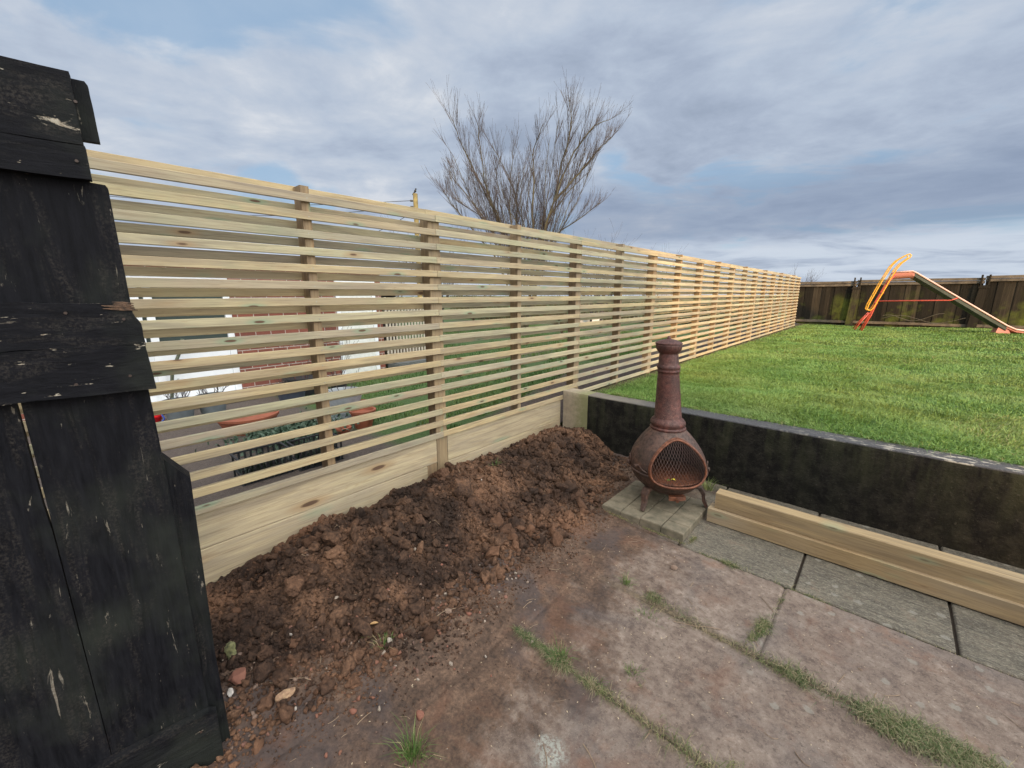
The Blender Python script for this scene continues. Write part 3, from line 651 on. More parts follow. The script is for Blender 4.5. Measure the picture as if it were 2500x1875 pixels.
pboard('top_rail', .032, 1.9, 1.542, 1.708, .000, .030, bph, seg=40, rough_=.004)
pboard('top_rail', .029, 1.9, 1.460, 1.540, .002, .031, bph, seg=40, rough_=.006)
pboard('end_strip', .002, .034, 1.560, 1.703, -.022, -.002, bpv, seg=4, rough_=.004, sk=[(1.56, .0), (1.695, .003), (1.703, .008)])
pboard('mid_rail', -.012, 1.9, 1.028, 1.146, .000, .032, bph, seg=40, rough_=.010, sk=[(1.028, -.016), (1.085, -.013), (1.105, -.004), (1.13, .002), (1.146, .012)])
pboard('mid_rail', -.017, 1.9, .896, 1.0265, .000, .033, bph, seg=40, rough_=.006, sk=[(.896, -.021), (1.0265, -.014)])
pboard('bottom_rail', -.018, 1.9, -.60, -.272, .000, .032, bph, seg=40, rough_=.006, sk=[(-.6, -.016), (-.29, -.020), (-.272, .0)])
edges = [0, .118, .249, .375, .502, .63, .76, .89, 1.02, 1.16, 1.30, 1.45, 1.6, 1.75, 1.9]
pboard('board', .000, .2515, -.58, 1.50, -.022, -.001, bpv, seg=10, rough_=.004, sk=[(-.58, .002), (.6, -.006), (1.0, .0), (1.449, .002), (1.456, .006), (1.458, .035), (1.5, .036)])
for a, b in ((.2605, .50), (.505, .76), (.765, 1.02), (1.025, 1.3), (1.305, 1.6), (1.605, 1.9)):
    lo = .0
    pboard('board', a, b, -.58, 1.53, -.022, -.001, bpv, seg=8, rough_=.002, sk=[(-.58, a-.0075), (.52, a-.006), (.60, a-.002), (.9, a)])
pboard('post', -.055, .030, -.6, .66, -.095, -.024, bpv, seg=5, sk=[(-.6, -.045), (-.1, -.045), (.575, -.063), (.66, -.004)])
# broken bare end of the mid rail
mb = MB(); g = np.random.default_rng(5)
for i in range(22):
    z = 1.144-.022*g.random()**1.3; s0 = .010-.008*g.random()+(1.146-z)*-.3; L = g.uniform(.02, .060)
    a = ppt(s0-.01*g.random(), .030+.004*g.random(), z); b = ppt(s0+L, .034, z+.004); tube(mb, [a, ((a[0]+b[0])/2, (a[1]+b[1])/2, z+.002), b], [.001, .0028, .001], 5)
obj('splintered_end', mb, P('bare_splintered_wood', c=(.15, .085, .05), c2=(.04, .025, .018), sc_=80, rough=.9, bump=.6), panel)

mb = MB()
for (s_, z_) in [(.03, 1.64), (.05, 1.50), (.02, 1.10), (.03, .94), (.13, 1.12), (.14, .93), (.03, -.33), (.17, 1.66), (.33, 1.10), (.34, .93)]:
    a, b = ppt(s_, .030, z_), ppt(s_, .0355, z_); mb = MB(); tube(mb, [a, b], .0036, 10)
    obj('nail_head', mb, P('rusty_nail', c=(.05, .028, .02), bump=0), panel)
# ================================================================== RETAINING WALL
wall = thing('retaining_wall', (3, 3.88, G0), 'low black painted concrete retaining wall holding up the lawn', 'wall')
def wallmesh(x0, x1, m, name, y0=3.79, y1=3.985, zt=.100, nx=200):
    mb = MB(); xs_ = np.linspace(x0, x1, nx); sec = [(y0, z) for z in np.linspace(-.6, zt-.008, 16)]+[(y0+.006, zt)]+[(y, zt+.001) for y in np.linspace(y0+.03, y1-.01, 6)]+[(y1, zt-.006), (y1, -.3)]
    V = []
    for x in xs_:
        for (y, z) in sec:
            w_ = .010*(fbm(x*3, z*3+y*3, 1, 4, .6, off=3)-.5); 
            V.append((x, y+(w_ if y < y0+.01 else 0)+.004*(vn(x*1.3, 0.0)-.5), z+(.006*(fbm(x*9, y*20, 1, 4, .6)-.5) if z > zt-.02 else 0)))
    k = len(sec); i = np.arange(nx-1)[:, None]*k+np.arange(k-1)[None, :]; i = i.ravel(); mb.add(V, np.stack([i, i+k, i+k+1, i+1], 1), .5)
    off = mb.f[-1][0]; mb.f.append((off, [list(range(k))[::-1], [(nx-1)*k+j for j in range(k)]]))
    return obj(name, mb, m, wall, smooth=True, auto=40)
wallmesh(.329, 9, wallm, 'wall_face', nx=420)
wallmesh(.004, .327, pillm, 'concrete_end', nx=40)

# ================================================================== PLINTH, CHIMINEA
mb = MB(); blk = P('weathered_block_paver', c=(.20, .165, .115), c2=(.085, .075, .050), sc_=14, rough=.9, bump=.7)
for i in range(4):
    for j in range(5):
        x0 = 1.165+i*.158; y0 = 2.685+j*.118
        cz = -.441+RG.normal(0, .002); V, f = grid(np.array([0, .004, .02, .04, .08, .115, .14, .149, .153]), np.array([0, .004, .02, .05, .08, .104, .109, .113]), lambda x, y: cz-.006*((x < .002) | (x > .152) | (y < .002) | (y > .112))+.003*(fbm(x+x0, y+y0, 40, 3)-.5))
        V[:, 0] += x0; V[:, 1] += y0; mb.add(V, f)
        boxx(mb, x0, x0+.153, y0, y0+.113, -.53, cz-.0062, ch=.001)
obj('brick_plinth', mb, blk, label='small square plinth of mossy block pavers under the rusty chiminea', cat='plinth')
mb = MB(); g = np.random.default_rng(8)
CX_, CY_ = 1.522, 3.06; LE = -.062; ZB = -.40
chim = thing('chiminea', (1.50, 3.10, -.44), 'rusty cast iron chiminea with tall chimney, lid and mesh fire door', 'chiminea')
cc = (1.506, 3.10, ZB); lean = (LE, 0)
def prof_body():
    pts = [(0.02, -.352), (.09, -.350), (.13, -.342), (.19, -.308), (.236, -.264), (.262, -.225), (.276, -.185), (.2805, -.163)]
    up = [(.2845, -.148), (.285, -.12), (.279, -.085), (.266, -.045), (.247, -.005), (.222, .035), (.194, .075), (.165, .11), (.140, .138), (.126, .150)]
    return pts+up
def ir(z):
    pr = prof_body(); return float(np.interp(z, [p[1] for p in pr], [p[0] for p in pr]))
THO = R(-46.5) % (2*math.pi); ZO, HU, HD, HW = -.095, .215, .130, R(47)
def inside(th, z, k=1.0):
    d = (th-THO+math.pi) % (2*math.pi)-math.pi; a = d/HW; b = (z-ZO)/(HU if z > ZO else HD); e = 2.0 if z > ZO else 3.6
    return abs(a)**e+abs(b)**e < k
zs = np.linspace(-.351, .149, 90); mb = MB()
lathe(mb, [(ir(z), z) for z in zs], cc, 150, lean, .5, keep=lambda th, z: not inside(th, z))
body = obj('body', mb, rustm, chim, smooth=True)
mb = MB(); lathe(mb, [(ir(z)-.007, z) for z in zs[::-1]], cc, 100, lean, .5, keep=lambda th, z: not inside(th, z)); obj('fire_chamber', mb, rustd, chim, smooth=True)
def bp(th, z, off=0.0):
    r_ = ir(z)+off; return (cc[0]+r_*math.cos(th)+LE*(z-ZB), cc[1]+r_*math.sin(th), z)
mb = MB(); pr = []
for t in np.linspace(0, 2*math.pi, 121)[:-1]:
    c_, s_ = math.cos(t), math.sin(t); e = 2.0 if s_ > 0 else 3.6
    a = abs(c_)**(2/e)*math.copysign(1, c_); b = abs(s_)**(2/e)*math.copysign(1, s_)
    pr.append((THO+a*HW, ZO+b*(HU if s_ > 0 else HD)))
tube(mb, [bp(th, z, .006) for th, z in pr], .0085, 8, closed=True)
tube(mb, [bp(THO+(th-THO)*.955, ZO+(z-ZO)*.955, .010) for th, z in pr], .0085, 8, closed=True)
dfr = obj('door_frame', mb, rusto, chim, smooth=True)
mb = MB()
for sgn in (1, -1):
    for k in range(-26, 27):
        path = []
        for z in np.linspace(ZO-HD, ZO+HU, 46):
            th = THO+R(k*4.8)+sgn*(z-ZO)*1.9
            if inside(th % (2*math.pi), z, .93): path.append(bp(th, z, .006+.004*math.sin((z-ZO)*12)))
            elif len(path) > 1: tube(mb, path, .0014, 3, cap=False); path = []
            else: path = []
        if len(path) > 1: tube(mb, path, .0014, 3, cap=False)
obj('mesh_grille', mb, P('rusty_wire', c=(.085, .045, .034), c2=(.055, .032, .026), rough=.7, bump=0), dfr)
mb = MB(); lathe(mb, [(.001, -.202), (.255, -.202), (.258, -.208), (.255, -.214), (.001, -.214)], cc, 48, lean)
obj('grate', mb, rusto, chim, smooth=True, auto=40)
mb = MB(); lathe(mb, [(.287, -.170), (.295, -.165), (.295, -.158), (.286, -.152)], cc, 96, lean, keep=lambda th, z: not inside(th, z, 1.05)); obj('seam_flange', mb, rustm, chim, smooth=True, auto=50)
mb = MB()
lathe(mb, [(.120, .140), (.131, .152), (.133, .160), (.129, .168), (.123, .172), (.124, .178), (.130, .190), (.129, .205), (.118, .222), (.104, .234), (.100, .240), (.089, .416), (.078, .575), (.078, .588), (.083, .592), (.084, .600), (.080, .606), (.080, .612), (.0845, .620), (.0855, .632), (.078, .642), (.074, .650), (.069, .715), (.067, .728)], cc, 64, lean)
obj('chimney', mb, rustr, chim, smooth=True, auto=60)
mb = MB(); lathe(mb, [(.066, .726), (.078, .740), (.091, .762), (.0945, .785), (.0945, .797), (.090, .800)], cc, 64, lean); obj('chimney_bowl', mb, rustr, chim, smooth=True, auto=60)
mb = MB(); lathe(mb, [(.088, .799), (.0965, .800), (.0975, .807), (.092, .811), (.075, .820), (.048, .830), (.020, .836), (.014, .838), (.013, .846), (.010, .855), (.002, .858)], cc, 64, lean); obj('lid', mb, rustr, chim, smooth=True, auto=60)
for (th, fx, fy) in ((R(-107), 1.445, 2.79), (R(17), 1.79, 3.175), (R(137), 1.30, 3.35)):
    mb = MB(); d = Vector((math.cos(th), math.sin(th), 0)); sd_ = Vector((-d.y, d.x, 0)); B = Vector((cc[0], cc[1], 0))
    z0 = -.322; a = B+d*.165+Vector((0, 0, z0+.045)); k1 = B+d*.235+Vector((0, 0, z0+.03)); k2 = B+d*.262+Vector((0, 0, z0-.01)); ft = Vector((fx, fy, -.438)); mid = (k2+ft)/2-d*.012
    pts = [a, k1, k2, mid, ft]; W_ = [.030, .030, .028, .022, .014]; T_ = [.012, .013, .013, .010, .009]
    V = []
    for p_, w_, t_ in zip(pts, W_, T_):
        for (u, v_) in ((-1, -1), (1, -1), (1, 1), (-1, 1)): V.append(tuple(p_+sd_*w_*u+d*t_*v_+Vector((0, 0, t_*v_*.6))))
    f = [[i*4+j, i*4+(j+1) % 4, i*4+4+(j+1) % 4, i*4+4+j] for i in range(4) for j in range(4)]
    mb.add(V, np.array(f)); off = mb.f[-1][0]; mb.f.append((off, [[3, 2, 1, 0], [16, 17, 18, 19]])); lg = obj('leg', mb, rustm, chim)
    bv = lg.modifiers.new('bevel', 'BEVEL'); bv.width = .004; bv.segments = 2
def coil(mb, p, ax, r0, L, turns=4, wr=.0028):
    ax = Vector(ax).normalized(); u = ax.orthogonal().normalized(); v = ax.cross(u); t = np.linspace(0, 1, turns*12)
    tube(mb, [tuple(Vector(p)+ax*(L*q_)+u*r0*math.cos(q_*turns*6.283)+v*r0*math.sin(q_*turns*6.283)) for q_ in t], wr, 5)
cyl = lambda mb, a, b, r_: tube(mb, [a, b], r_, 10)
for th, sg in ((R(-142), 1), (R(12), -1)):
    mb = MB(); p = Vector(bp(th, -.075, .0)); d = Vector((math.cos(th), math.sin(th), 0)); s = Vector((-d.y, d.x, 0))
    L = []
    for t in np.linspace(0, 2*math.pi, 25)[:-1]: L.append(tuple(p+d*.012+s*(.017*math.cos(t))+Vector((0, 0, -.035+.045*math.sin(t)))))
    tube(mb, L, .005, 6, closed=True); q1 = p+d*.02+Vector((0, 0, -.055)); coil(mb, q1-s*.022, s, .012, .044)
    obj('handle', mb, rustm, chim, smooth=True)
mb = MB(); th = R(-113); p = Vector(bp(th, -.10, 0)); d = Vector((math.cos(th), math.sin(th), 0)); cyl(mb, tuple(p), tuple(p+d*.03), .006); coil(mb, p+d*.02, d, .010, .032)
tube(mb, [tuple(p+d*.012), bp(R(-104), -.125, .012), bp(R(-96), -.135, .012)], .005, 6); obj('latch', mb, rustm, chim, smooth=True)
mb = MB(); PT = []
for i, th in enumerate(np.linspace(-65, -28, 9)): PT.append(R(th))
V = []
for th in PT:
    for (z, o_) in ((-.352, .0), (-.352, .045), (-.320, .040), (-.320, .0)): r_ = ir(-.325)+o_; V.append((cc[0]+r_*math.cos(th), cc[1]+r_*math.sin(th), z))
f = [[i*4+j, i*4+(j+1) % 4, i*4+4+(j+1) % 4, i*4+4+j] for i in range(8) for j in range(4)]; mb.add(V, np.array(f)); off = mb.f[-1][0]; mb.f.append((off, [[3, 2, 1, 0], [32, 33, 34, 35]]))
th = R(-50); r_ = ir(-.325)+.045; p = Vector((cc[0]+r_*math.cos(th), cc[1]+r_*math.sin(th), -.339)); coil(mb, p, (math.cos(th), math.sin(th), 0), .010, .028)
obj('ash_drawer', mb, rusto, chim)
mb = MB(); leaf(mb, 1.60, 2.95, -.196, .036, .024, .3, .5, .9); leaf(mb, 1.575, 2.925, -.197, .03, .014, .6, .3, .1)
def yleaf(g): g.set('Base Color', g.mix(g.mr(g.rnd, .4, .6), (.10, .30, .04), (.62, .52, .05))); g.set('Roughness', .5)
obj('fallen_leaf', mb, mat('yellow_green_leaf', yleaf), label='small yellow and green leaf on the grate inside the chiminea', cat='leaf')

# ================================================================== TIMBERS
mb = MB(); bar(mb, 0, (3.076-.001, 3.185), (-.495, -.388), 1.825, 5.45, .003, .45, 12, .003)
t1 = obj('timber', mb, timbm, label='lower of two long planed timbers lying on the edging slabs', cat='timber', group='spare timbers by the wall')
mb = MB(); bar(mb, 0, (3.105, 3.205), (-.386, -.268), 1.862, 5.40, .004, .02, 12, .002)
obj('timber', mb, timbm, label='upper of the two long timbers, stacked nearer the black wall', cat='timber', group='spare timbers by the wall')

# ================================================================== GRASS
g = np.random.default_rng(51)
def lawn_blades():
    mb = MB()
    def zone(n, y0, y1, h, w_, seed):
        q_ = np.random.default_rng(seed); y = q_.uniform(y0, y1, n); xm = np.minimum(2.9+.26*y, 9); x = .02+q_.uniform(0, 1, n)*xm
        k = (q_.random(n) < np.clip((x-.0)/(.12+.25*(y < 7)), .15, 1)) & (q_.random(n) < .45+.9*fbm(x, y, 2.3, 3, off=81)); x, y = x[k], y[k]
        cl = fbm(x, y, 3.1, 3, off=83); H = h*(.45+1.15*cl)*q_.uniform(.6, 1.25, len(x))*np.clip(.5+x/1.5, .5, 1)
        la = fbm(x, y, 1.1, 2, off=85)*9+fbm(x, y, 5, 2, off=86)*3; L = np.stack([np.cos(la), np.sin(la)], 1)*.55+q_.normal(0, .45, (len(x), 2))
        rn = np.clip(q_.random(len(x))*.75+.45*(fbm(x, y, 1.7, 3, off=88)-.35), 0, 1)
        blades(mb, np.stack([x, y, lawnz(x, y)-.004], 1), H, np.full(len(x), w_)*q_.uniform(.7, 1.3, len(x)), L, seed, rn, .6)
    zone(75000, 4.0, 5.6, .060, .0042, 61); zone(75000, 5.5, 8.0, .052, .0055, 62); zone(70000, 7.9, 12, .045, .008, 63); zone(60000, 11.8, 20.2, .042, .013, 64)
    # blades hanging over the wall top
    q_ = np.random.default_rng(66); n = 5200; x = q_.uniform(.5, 4.5, n); y = 4.0+np.abs(q_.normal(0, .03, n)); L = np.stack([q_.normal(0, .5, n), -q_.uniform(.2, 1.5, n)], 1)
    blades(mb, np.stack([x, y, np.full(n, .07)], 1), q_.uniform(.03, .085, n)*(.5+fbm(x, y, 2.5, 2)), np.full(n, .0038), L, 67, None, .5)
    return mb
obj('grass', lawn_blades(), blm, kind='stuff', label='short wind-laid grass of the back lawn', cat='grass')
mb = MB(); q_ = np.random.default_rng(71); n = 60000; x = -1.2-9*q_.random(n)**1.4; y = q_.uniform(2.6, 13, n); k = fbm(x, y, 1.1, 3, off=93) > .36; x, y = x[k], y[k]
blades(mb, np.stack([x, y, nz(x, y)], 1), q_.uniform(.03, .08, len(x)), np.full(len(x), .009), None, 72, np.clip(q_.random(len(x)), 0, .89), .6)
obj('grass', mb, mat('shaded_grass', bladef, a=(.03, .085, .014), b=(.075, .15, .03), dp=.93), kind='stuff', label="neighbour's grass seen through the slats", cat='grass')  # darker blade colours carry the shade behind the fence
def jointgrass(pts, dens, h, wid, seed, mb):
    q_ = np.random.default_rng(seed); pts = np.array(pts, float)
    for a, b in zip(pts[:-1], pts[1:]):
        n = int(np.linalg.norm(b[:2]-a[:2])*dens*(a[2]+b[2])/2); t = q_.random(n)[:, None]; p = a+(b-a)*t
        p = p[q_.random(n) < np.clip((fbm(p[:, 0], p[:, 1], 6, 3, off=97)-.43)*8, .06, 1)]; n = len(p)
        sp = wid*p[:, 2]; x = p[:, 0]+q_.normal(0, 1, n)*sp; y = p[:, 1]+q_.normal(0, 1, n)*sp
        blades(mb, np.stack([x, y, patz(x, y)-.002], 1), h*q_.uniform(.25, 1.1, n)*(.5+.5*p[:, 2]), np.full(n, .0021), np.stack([q_.normal(.15, .5, n), q_.normal(-.25, .5, n)], 1), seed+1, None, .9)
mb = MB()
jointgrass([(1.64, 2.2, .3), (1.72, 2.06, .15)], 1500, .03, .012, 90, mb)
jointgrass([(1.86, 2.03, .9), (1.95, 2.02, .7), (2.02, 2.015, 1.1), (2.14, 1.985, 1.1), (2.19, 1.98, .1), (2.28, 1.98, .6), (2.40, 1.985, 1.), (2.52, 1.985, 1.1), (2.66, 1.975, 1.25), (2.80, 1.97, 1.1), (2.88, 1.97, 1.6), (3.02, 1.99, 1.4), (3.3, 1.98, .8)], 9000, .042, .023, 91, mb)
jointgrass([(2.41, 2.60, .35), (2.40, 2.42, .5), (2.38, 2.28, .9), (2.37, 2.15, .9), (2.33, 2.02, .4)], 6500, .034, .015, 92, mb)
jointgrass([(1.45, 1.34, .25), (1.56, 1.34, .5), (1.66, 1.345, .5), (1.72, 1.34, 1.0), (1.78, 1.34, .25), (1.86, 1.335, .5), (1.93, 1.345, 1.1), (2.05, 1.345, 1.0), (2.14, 1.34, .35), (2.2, 1.34, 1.2), (2.40, 1.34, 1.5), (2.6, 1.34, 1)], 12000, .042, .018, 93, mb)
jointgrass([(1.9, 2.64, .1), (2.05, 2.635, .5), (2.14, 2.635, 1.0), (2.24, 2.635, .8), (2.26, 2.635, .05), (2.34, 2.64, .5), (2.42, 2.635, 1.0), (2.46, 2.635, .05), (2.5, 2.635, .4), (2.6, 2.635, .3), (2.62, 2.63, .05), (3.3, 2.63, .05)], 7000, .038, .012, 94, mb)
jointgrass([(1.12, 2.68, .4), (1.3, 2.665, .5), (1.5, 2.665, .25), (1.83, 2.67, .5)], 3500, .022, .012, 95, mb)
jointgrass([(1.83, 2.70, .8), (1.84, 2.80, .5)], 5000, .03, .01, 96, mb)
obj('joint_grass', mb, blj, kind='stuff', label='green and straw-coloured grass sprouting from the slab joints', cat='grass')
def tuft(x, y, n, h, sp, seed, lb, name='grass_tuft', cat='grass tuft', z=None, w_=.0026, m=None):
    q_ = np.random.default_rng(seed); mb = MB(); xx = x+q_.normal(0, sp, n); yy = y+q_.normal(0, sp, n)
    zz_ = surf(xx, yy)-.004 if z is None else np.full(n, z)
    blades(mb, np.stack([xx, yy, zz_], 1), h*q_.uniform(.4, 1.1, n), np.full(n, w_), np.stack([(xx-x)/sp*.35, (yy-y)/sp*.35], 1), seed, None, .6)
    obj(name, mb, m or blt, label=lb, cat=cat)
tuft(1.555, .655, 150, .085, .020, 101, 'dark green grass tuft at the bottom edge among the near slabs')
tuft(1.715, 1.36, 90, .075, .016, 102, 'bright green grass tuft standing in the joint of the dirty slabs')
tuft(1.705, 2.03, 70, .055, .014, 103, 'small grey-green grass tuft on the slab below the brick plinth')
tuft(1.66, 3.60, 90, .13, .022, 104, 'tall grass blades growing behind the chiminea at the wall foot', z=-.5)
tuft(1.05, .84, 40, .05, .02, 105, 'small dark weed tuft at the foot of the soil')
tuft(.32, 2.35, 36, .07, .018, 106, 'thin grass wisp on top of the soil heap')
tuft(1.90, 1.90, 70, .03, .03, 107, 'flat pale green weed patch on the slab')
tuft(2.0, 1.52, 60, .03, .016, 108, 'small mossy green sprig on the reddish slab')

# ================================================================== BACK FENCE
BY = 20.6
bf = thing('old_board_fence', (3, BY, -.05), 'old dark mossy vertical board fence at the far end of the lawn', 'fence')
segs = [(-.6, 1.50, 1.63), (1.54, 4.72, 1.66), (4.77, 9.5, 1.72)]
for (a, b, zt) in segs:
    mb = MB(); x = a
    while x < b:
        w_ = .135; bar(mb, 2, (x-.006, min(x+w_-.002, b)), (BY+.02*(int(x*10) % 2), BY+.02*(int(x*10) % 2)+.018), -.02, zt-.09, .002); x += w_
    obj('board_panel', mb, oldm, bf)
    mb = MB(); bar(mb, 0, (BY-.03, BY+.05), (zt-.085, zt), a-.02, b+.02, .004, None, 6, .006); obj('rail', mb, oldr, bf); mb = MB(); bar(mb, 0, (BY-.04, BY-.002), (zt-.19, zt-.11), a-.02, b+.02, .004, None, 4, .006); obj('rail', mb, oldr, bf)
    mb = MB(); bar(mb, 0, (BY-.05, BY-.012), (.06, .15), a-.02, b+.02, .004, None, 4, .006); obj('rail', mb, oldr, bf)
for xc, ln in ((1.52, -.06), (4.74, -.10)):
    mb = MB(); 
    hexa(mb, [(xc-.11+ln, BY-.16, -.1), (xc+.11+ln, BY-.16, -.1), (xc+.11+ln, BY-.04, -.1), (xc-.11+ln, BY-.04, -.1), (xc-.10, BY-.12, 1.42), (xc+.10, BY-.12, 1.42), (xc+.10, BY-.03, 1.42), (xc-.10, BY-.03, 1.42)])
    for s in (-.085, .085): bar(mb, 2, (xc+s-.022, xc+s+.022), (BY-.10, BY-.03), 1.421, 1.75, .003)
    bar(mb, 0, (BY-.135, BY-.122), (1.32, 1.38), xc-.13, xc+.13, .003)
    obj('post', mb, oldm, bf)
mb = MB(); g = np.random.default_rng(9)
for a in range(2):
    t = np.linspace(0, 1, 14); x = 2.4+t*2.2*g.uniform(.6, 1); z = .28+.12*np.sin(t*7+a)+.1*a*t
    tube(mb, np.stack([x, np.full(14, BY-.1-a*.03), z], 1), .008, 4)
obj('dead_vine', mb, P('pale_dead_vine', c=(.11, .09, .06), bump=0), label='thin bare trailing stem against the foot of the far fence', cat='vine')

# ================================================================== SLIDE
sld = thing('playground_slide', (3.4, 18.6, 0), "child's metal slide with red frame, yellow handrails and grey-green chute", 'slide')
redm = P('red_orange_paint', c=(.55, .075, .035), c2=(.40, .07, .05), rough=.4, bump=0); yelm = P('yellow_paint', c=(.78, .42, .03), c2=(.70, .34, .04), rough=.4, bump=0)
pinkm = P('faded_pink_plastic', c=(.62, .26, .20), c2=(.52, .20, .16), rough=.5, bump=0, sc_=3); grnm = P('weathered_green_metal', c=(.10, .11, .088), c2=(.055, .065, .052), rough=.6, bump=.1, sc_=6)
yL = 17.85; yC = lambda x: yL+(x-2.3)*.12
def sp(x, z, o_=0.0): return (x-o_*.12, yC(x)+o_*.99, z)
for s in (-.21, .21):
    mb = MB(); tube(mb, [sp(1.95, -.02, s*1.3), sp(2.13, .50, s), sp(2.22, .93, s), sp(2.42, 1.55, s), sp(2.52, 1.72, s)], .022, 8); obj('ladder_rail', mb, redm, sld, smooth=True)
    mb = MB(); loop = [(2.00, .66), (2.04, .62), (2.10, .63), (2.15, .70), (2.30, 1.15), (2.43, 1.60), (2.53, 1.88), (2.62, 2.04), (2.78, 2.20), (2.80, 2.26), (2.76, 2.30), (2.70, 2.28), (2.52, 2.14), (2.41, 1.98), (2.24, 1.52), (2.02, .80)]
    loop = [(1.93+(x-1.93)*1.0, z+.02) for x, z in loop]; tube(mb, [sp(x, z, s*1.25) for x, z in loop], .018, 7, closed=True); obj('handrail', mb, yelm, sld, smooth=True)
for i, (x, z) in enumerate([(2.03, .22), (2.13, .52), (2.22, .86), (2.32, 1.18), (2.41, 1.48)]):
    mb = MB(); tube(mb, [sp(x, z, -.22), sp(x, z, .22)], .022, 8); obj('rung', mb, redm, sld, smooth=True)
for s in (-1, 1): mb = MB(); tube(mb, [sp(1.78, .03, s*.30), sp(1.93, .32, s*.25), sp(2.08, .56, s*.2)], .018, 7); obj('spread_foot', mb, redm, sld, smooth=True)
def chute(pts, m, name, wd=.22, dp=.20, rim=None):
    mb = MB(); V = []; sec = [(-wd, 0), (-wd*.97, -dp*.6), (-wd*.6, -dp*.97), (0, -dp), (wd*.6, -dp*.97), (wd*.97, -dp*.6), (wd, 0), (wd-.012, 0), (wd*.9, -dp*.55), (wd*.55, -dp*.86), (0, -dp*.88), (-wd*.55, -dp*.86), (-wd*.9, -dp*.55), (-wd+.012, 0)]
    for (x, z) in pts:
        for (o_, d) in sec: V.append(sp(x, z+d, o_))
    k = len(sec); f = [[i*k+j, i*k+(j+1) % k, (i+1)*k+(j+1) % k, (i+1)*k+j] for i in range(len(pts)-1) for j in range(k)]
    mb.add(V, np.array(f)); return obj(name, mb, m, sld, smooth=True, auto=45)
chute([(2.50, 1.80), (2.90, 1.815), (2.96, 1.79)], pinkm, 'platform')
ch_ = chute([(2.96, 1.79), (3.4, 1.47), (4.0, 1.03), (4.6, .59), (5.05, .27)], grnm, 'chute')
chute([(5.05, .27), (5.25, .16), (5.5, .13), (5.9, .115), (6.1, .06)], pinkm, 'exit_lip', dp=.10)
for s in (-.22, .22):
    mb = MB(); tube(mb, [sp(2.48, 1.80, s), sp(2.90, 1.82, s), sp(3.0, 1.765, s), sp(4.0, 1.035, s), sp(5.05, .275, s), sp(5.25, .165, s), sp(5.5, .135, s), sp(6.1, .07, s)], .024, 6); obj('chute_rim', mb, P('sun_bleached_pink', c=(.74, .46, .38), c2=(.66, .36, .30), rough=.5, bump=0, sc_=3), sld, smooth=True)
    mb = MB(); tube(mb, [sp(2.24, .93, s), sp(3.85, .965, s), sp(3.98, 1.04, s)], .018, 7); obj('brace', mb, redm, sld, smooth=True)
mb = MB(); hexa(mb, [sp(4.85, -.02, -.2), sp(5.2, -.02, -.2), sp(5.2, -.02, .2), sp(4.85, -.02, .2), sp(4.92, .27, -.18), sp(5.1, .17, -.18), sp(5.1, .17, .18), sp(4.92, .27, .18)]); obj('foot_block', mb, pinkm, sld)

# ================================================================== TREES
def grow(mb, p, d, L, r0, depth, q_, up=.15, k=7, sub=.5, n=5, spread=.55, jit=.07):
    P_ = [np.array(p, float)]; d = np.array(d, float); d /= np.linalg.norm(d); ds = []
    for i in range(k):
        d = d+q_.normal(0, jit, 3)+np.array([0, 0, up/k]); d /= np.linalg.norm(d); P_.append(P_[-1]+d*L/k); ds.append(d.copy())
    rad = np.linspace(r0, max(r0*.28, .0026), k+1); tube(mb, P_, rad, n if depth > 1 else 3, cap=False, r=.5)
    if depth <= 0: return
    nb = int(q_.integers(4, 7))
    for j in range(nb):
        i = int(q_.integers(1, k)) if depth > 1 else int(q_.integers(1, k+1)); i = min(i, k-1)
        a = q_.normal(size=3); a -= ds[i]*(a@ds[i]); a /= np.linalg.norm(a)+1e-9
        nd = ds[i]+a*spread*q_.uniform(.6, 1.3)+np.array([0, 0, .22]); grow(mb, P_[i], nd, L*q_.uniform(.38, .62), rad[i]*.5, depth-1, q_, up, max(4, k-2), sub, n, spread, jit)
# big multi-stemmed bare tree: control polylines in a vertical fan (a = across, z = up) around the root
TC = np.array([-7.15, 8.55, -.1]); CR = np.array([.742, .670, 0]); CD = np.array([-.64, .768, 0]); q_ = np.random.default_rng(207)
def stem(pts, r0, mbs, dens=1.0, dj=.5):
    P_ = np.array([TC+CR*a+CD*(dj*q_.normal()*(z/6))+np.array([0, 0, z]) for a, z in pts]); 
    t = np.linspace(0, len(P_)-1, len(P_)*4); PP = np.stack([np.interp(t, np.arange(len(P_)), P_[:, i]) for i in range(3)], 1)
    PP[1:-1] = (PP[:-2]+PP[1:-1]*2+PP[2:])/4; PP += q_.normal(0, .012, PP.shape)
    rad = np.linspace(r0, .006, len(PP)); tube(mbs, PP, rad, 7, r=.5, cap=False)
    T_ = np.gradient(PP, axis=0); m = len(PP)
    for j in range(int(46*dens)):
        i = int(m*.22+(m*.76)*q_.random()); i = min(i, m-1); d = T_[i]/np.linalg.norm(T_[i])
        side = np.sign(q_.normal()); a = CR*side*q_.uniform(.3, 1)+CD*q_.normal(0, .5); nd = d+a*.50+np.array([0, 0, .15])
        grow(TW, PP[i], nd, q_.uniform(.6, 1.35)*(1-.45*i/m), max(rad[i]*.32, .0050), 1, q_, .25, 7, n=3, spread=.42, jit=.03)
tree = thing('bare_tree', tuple(TC), 'large leafless multi-stemmed tree behind the slatted fence', 'tree')
ST, TW = MB(), MB()
ROOT = (1.92, 0)
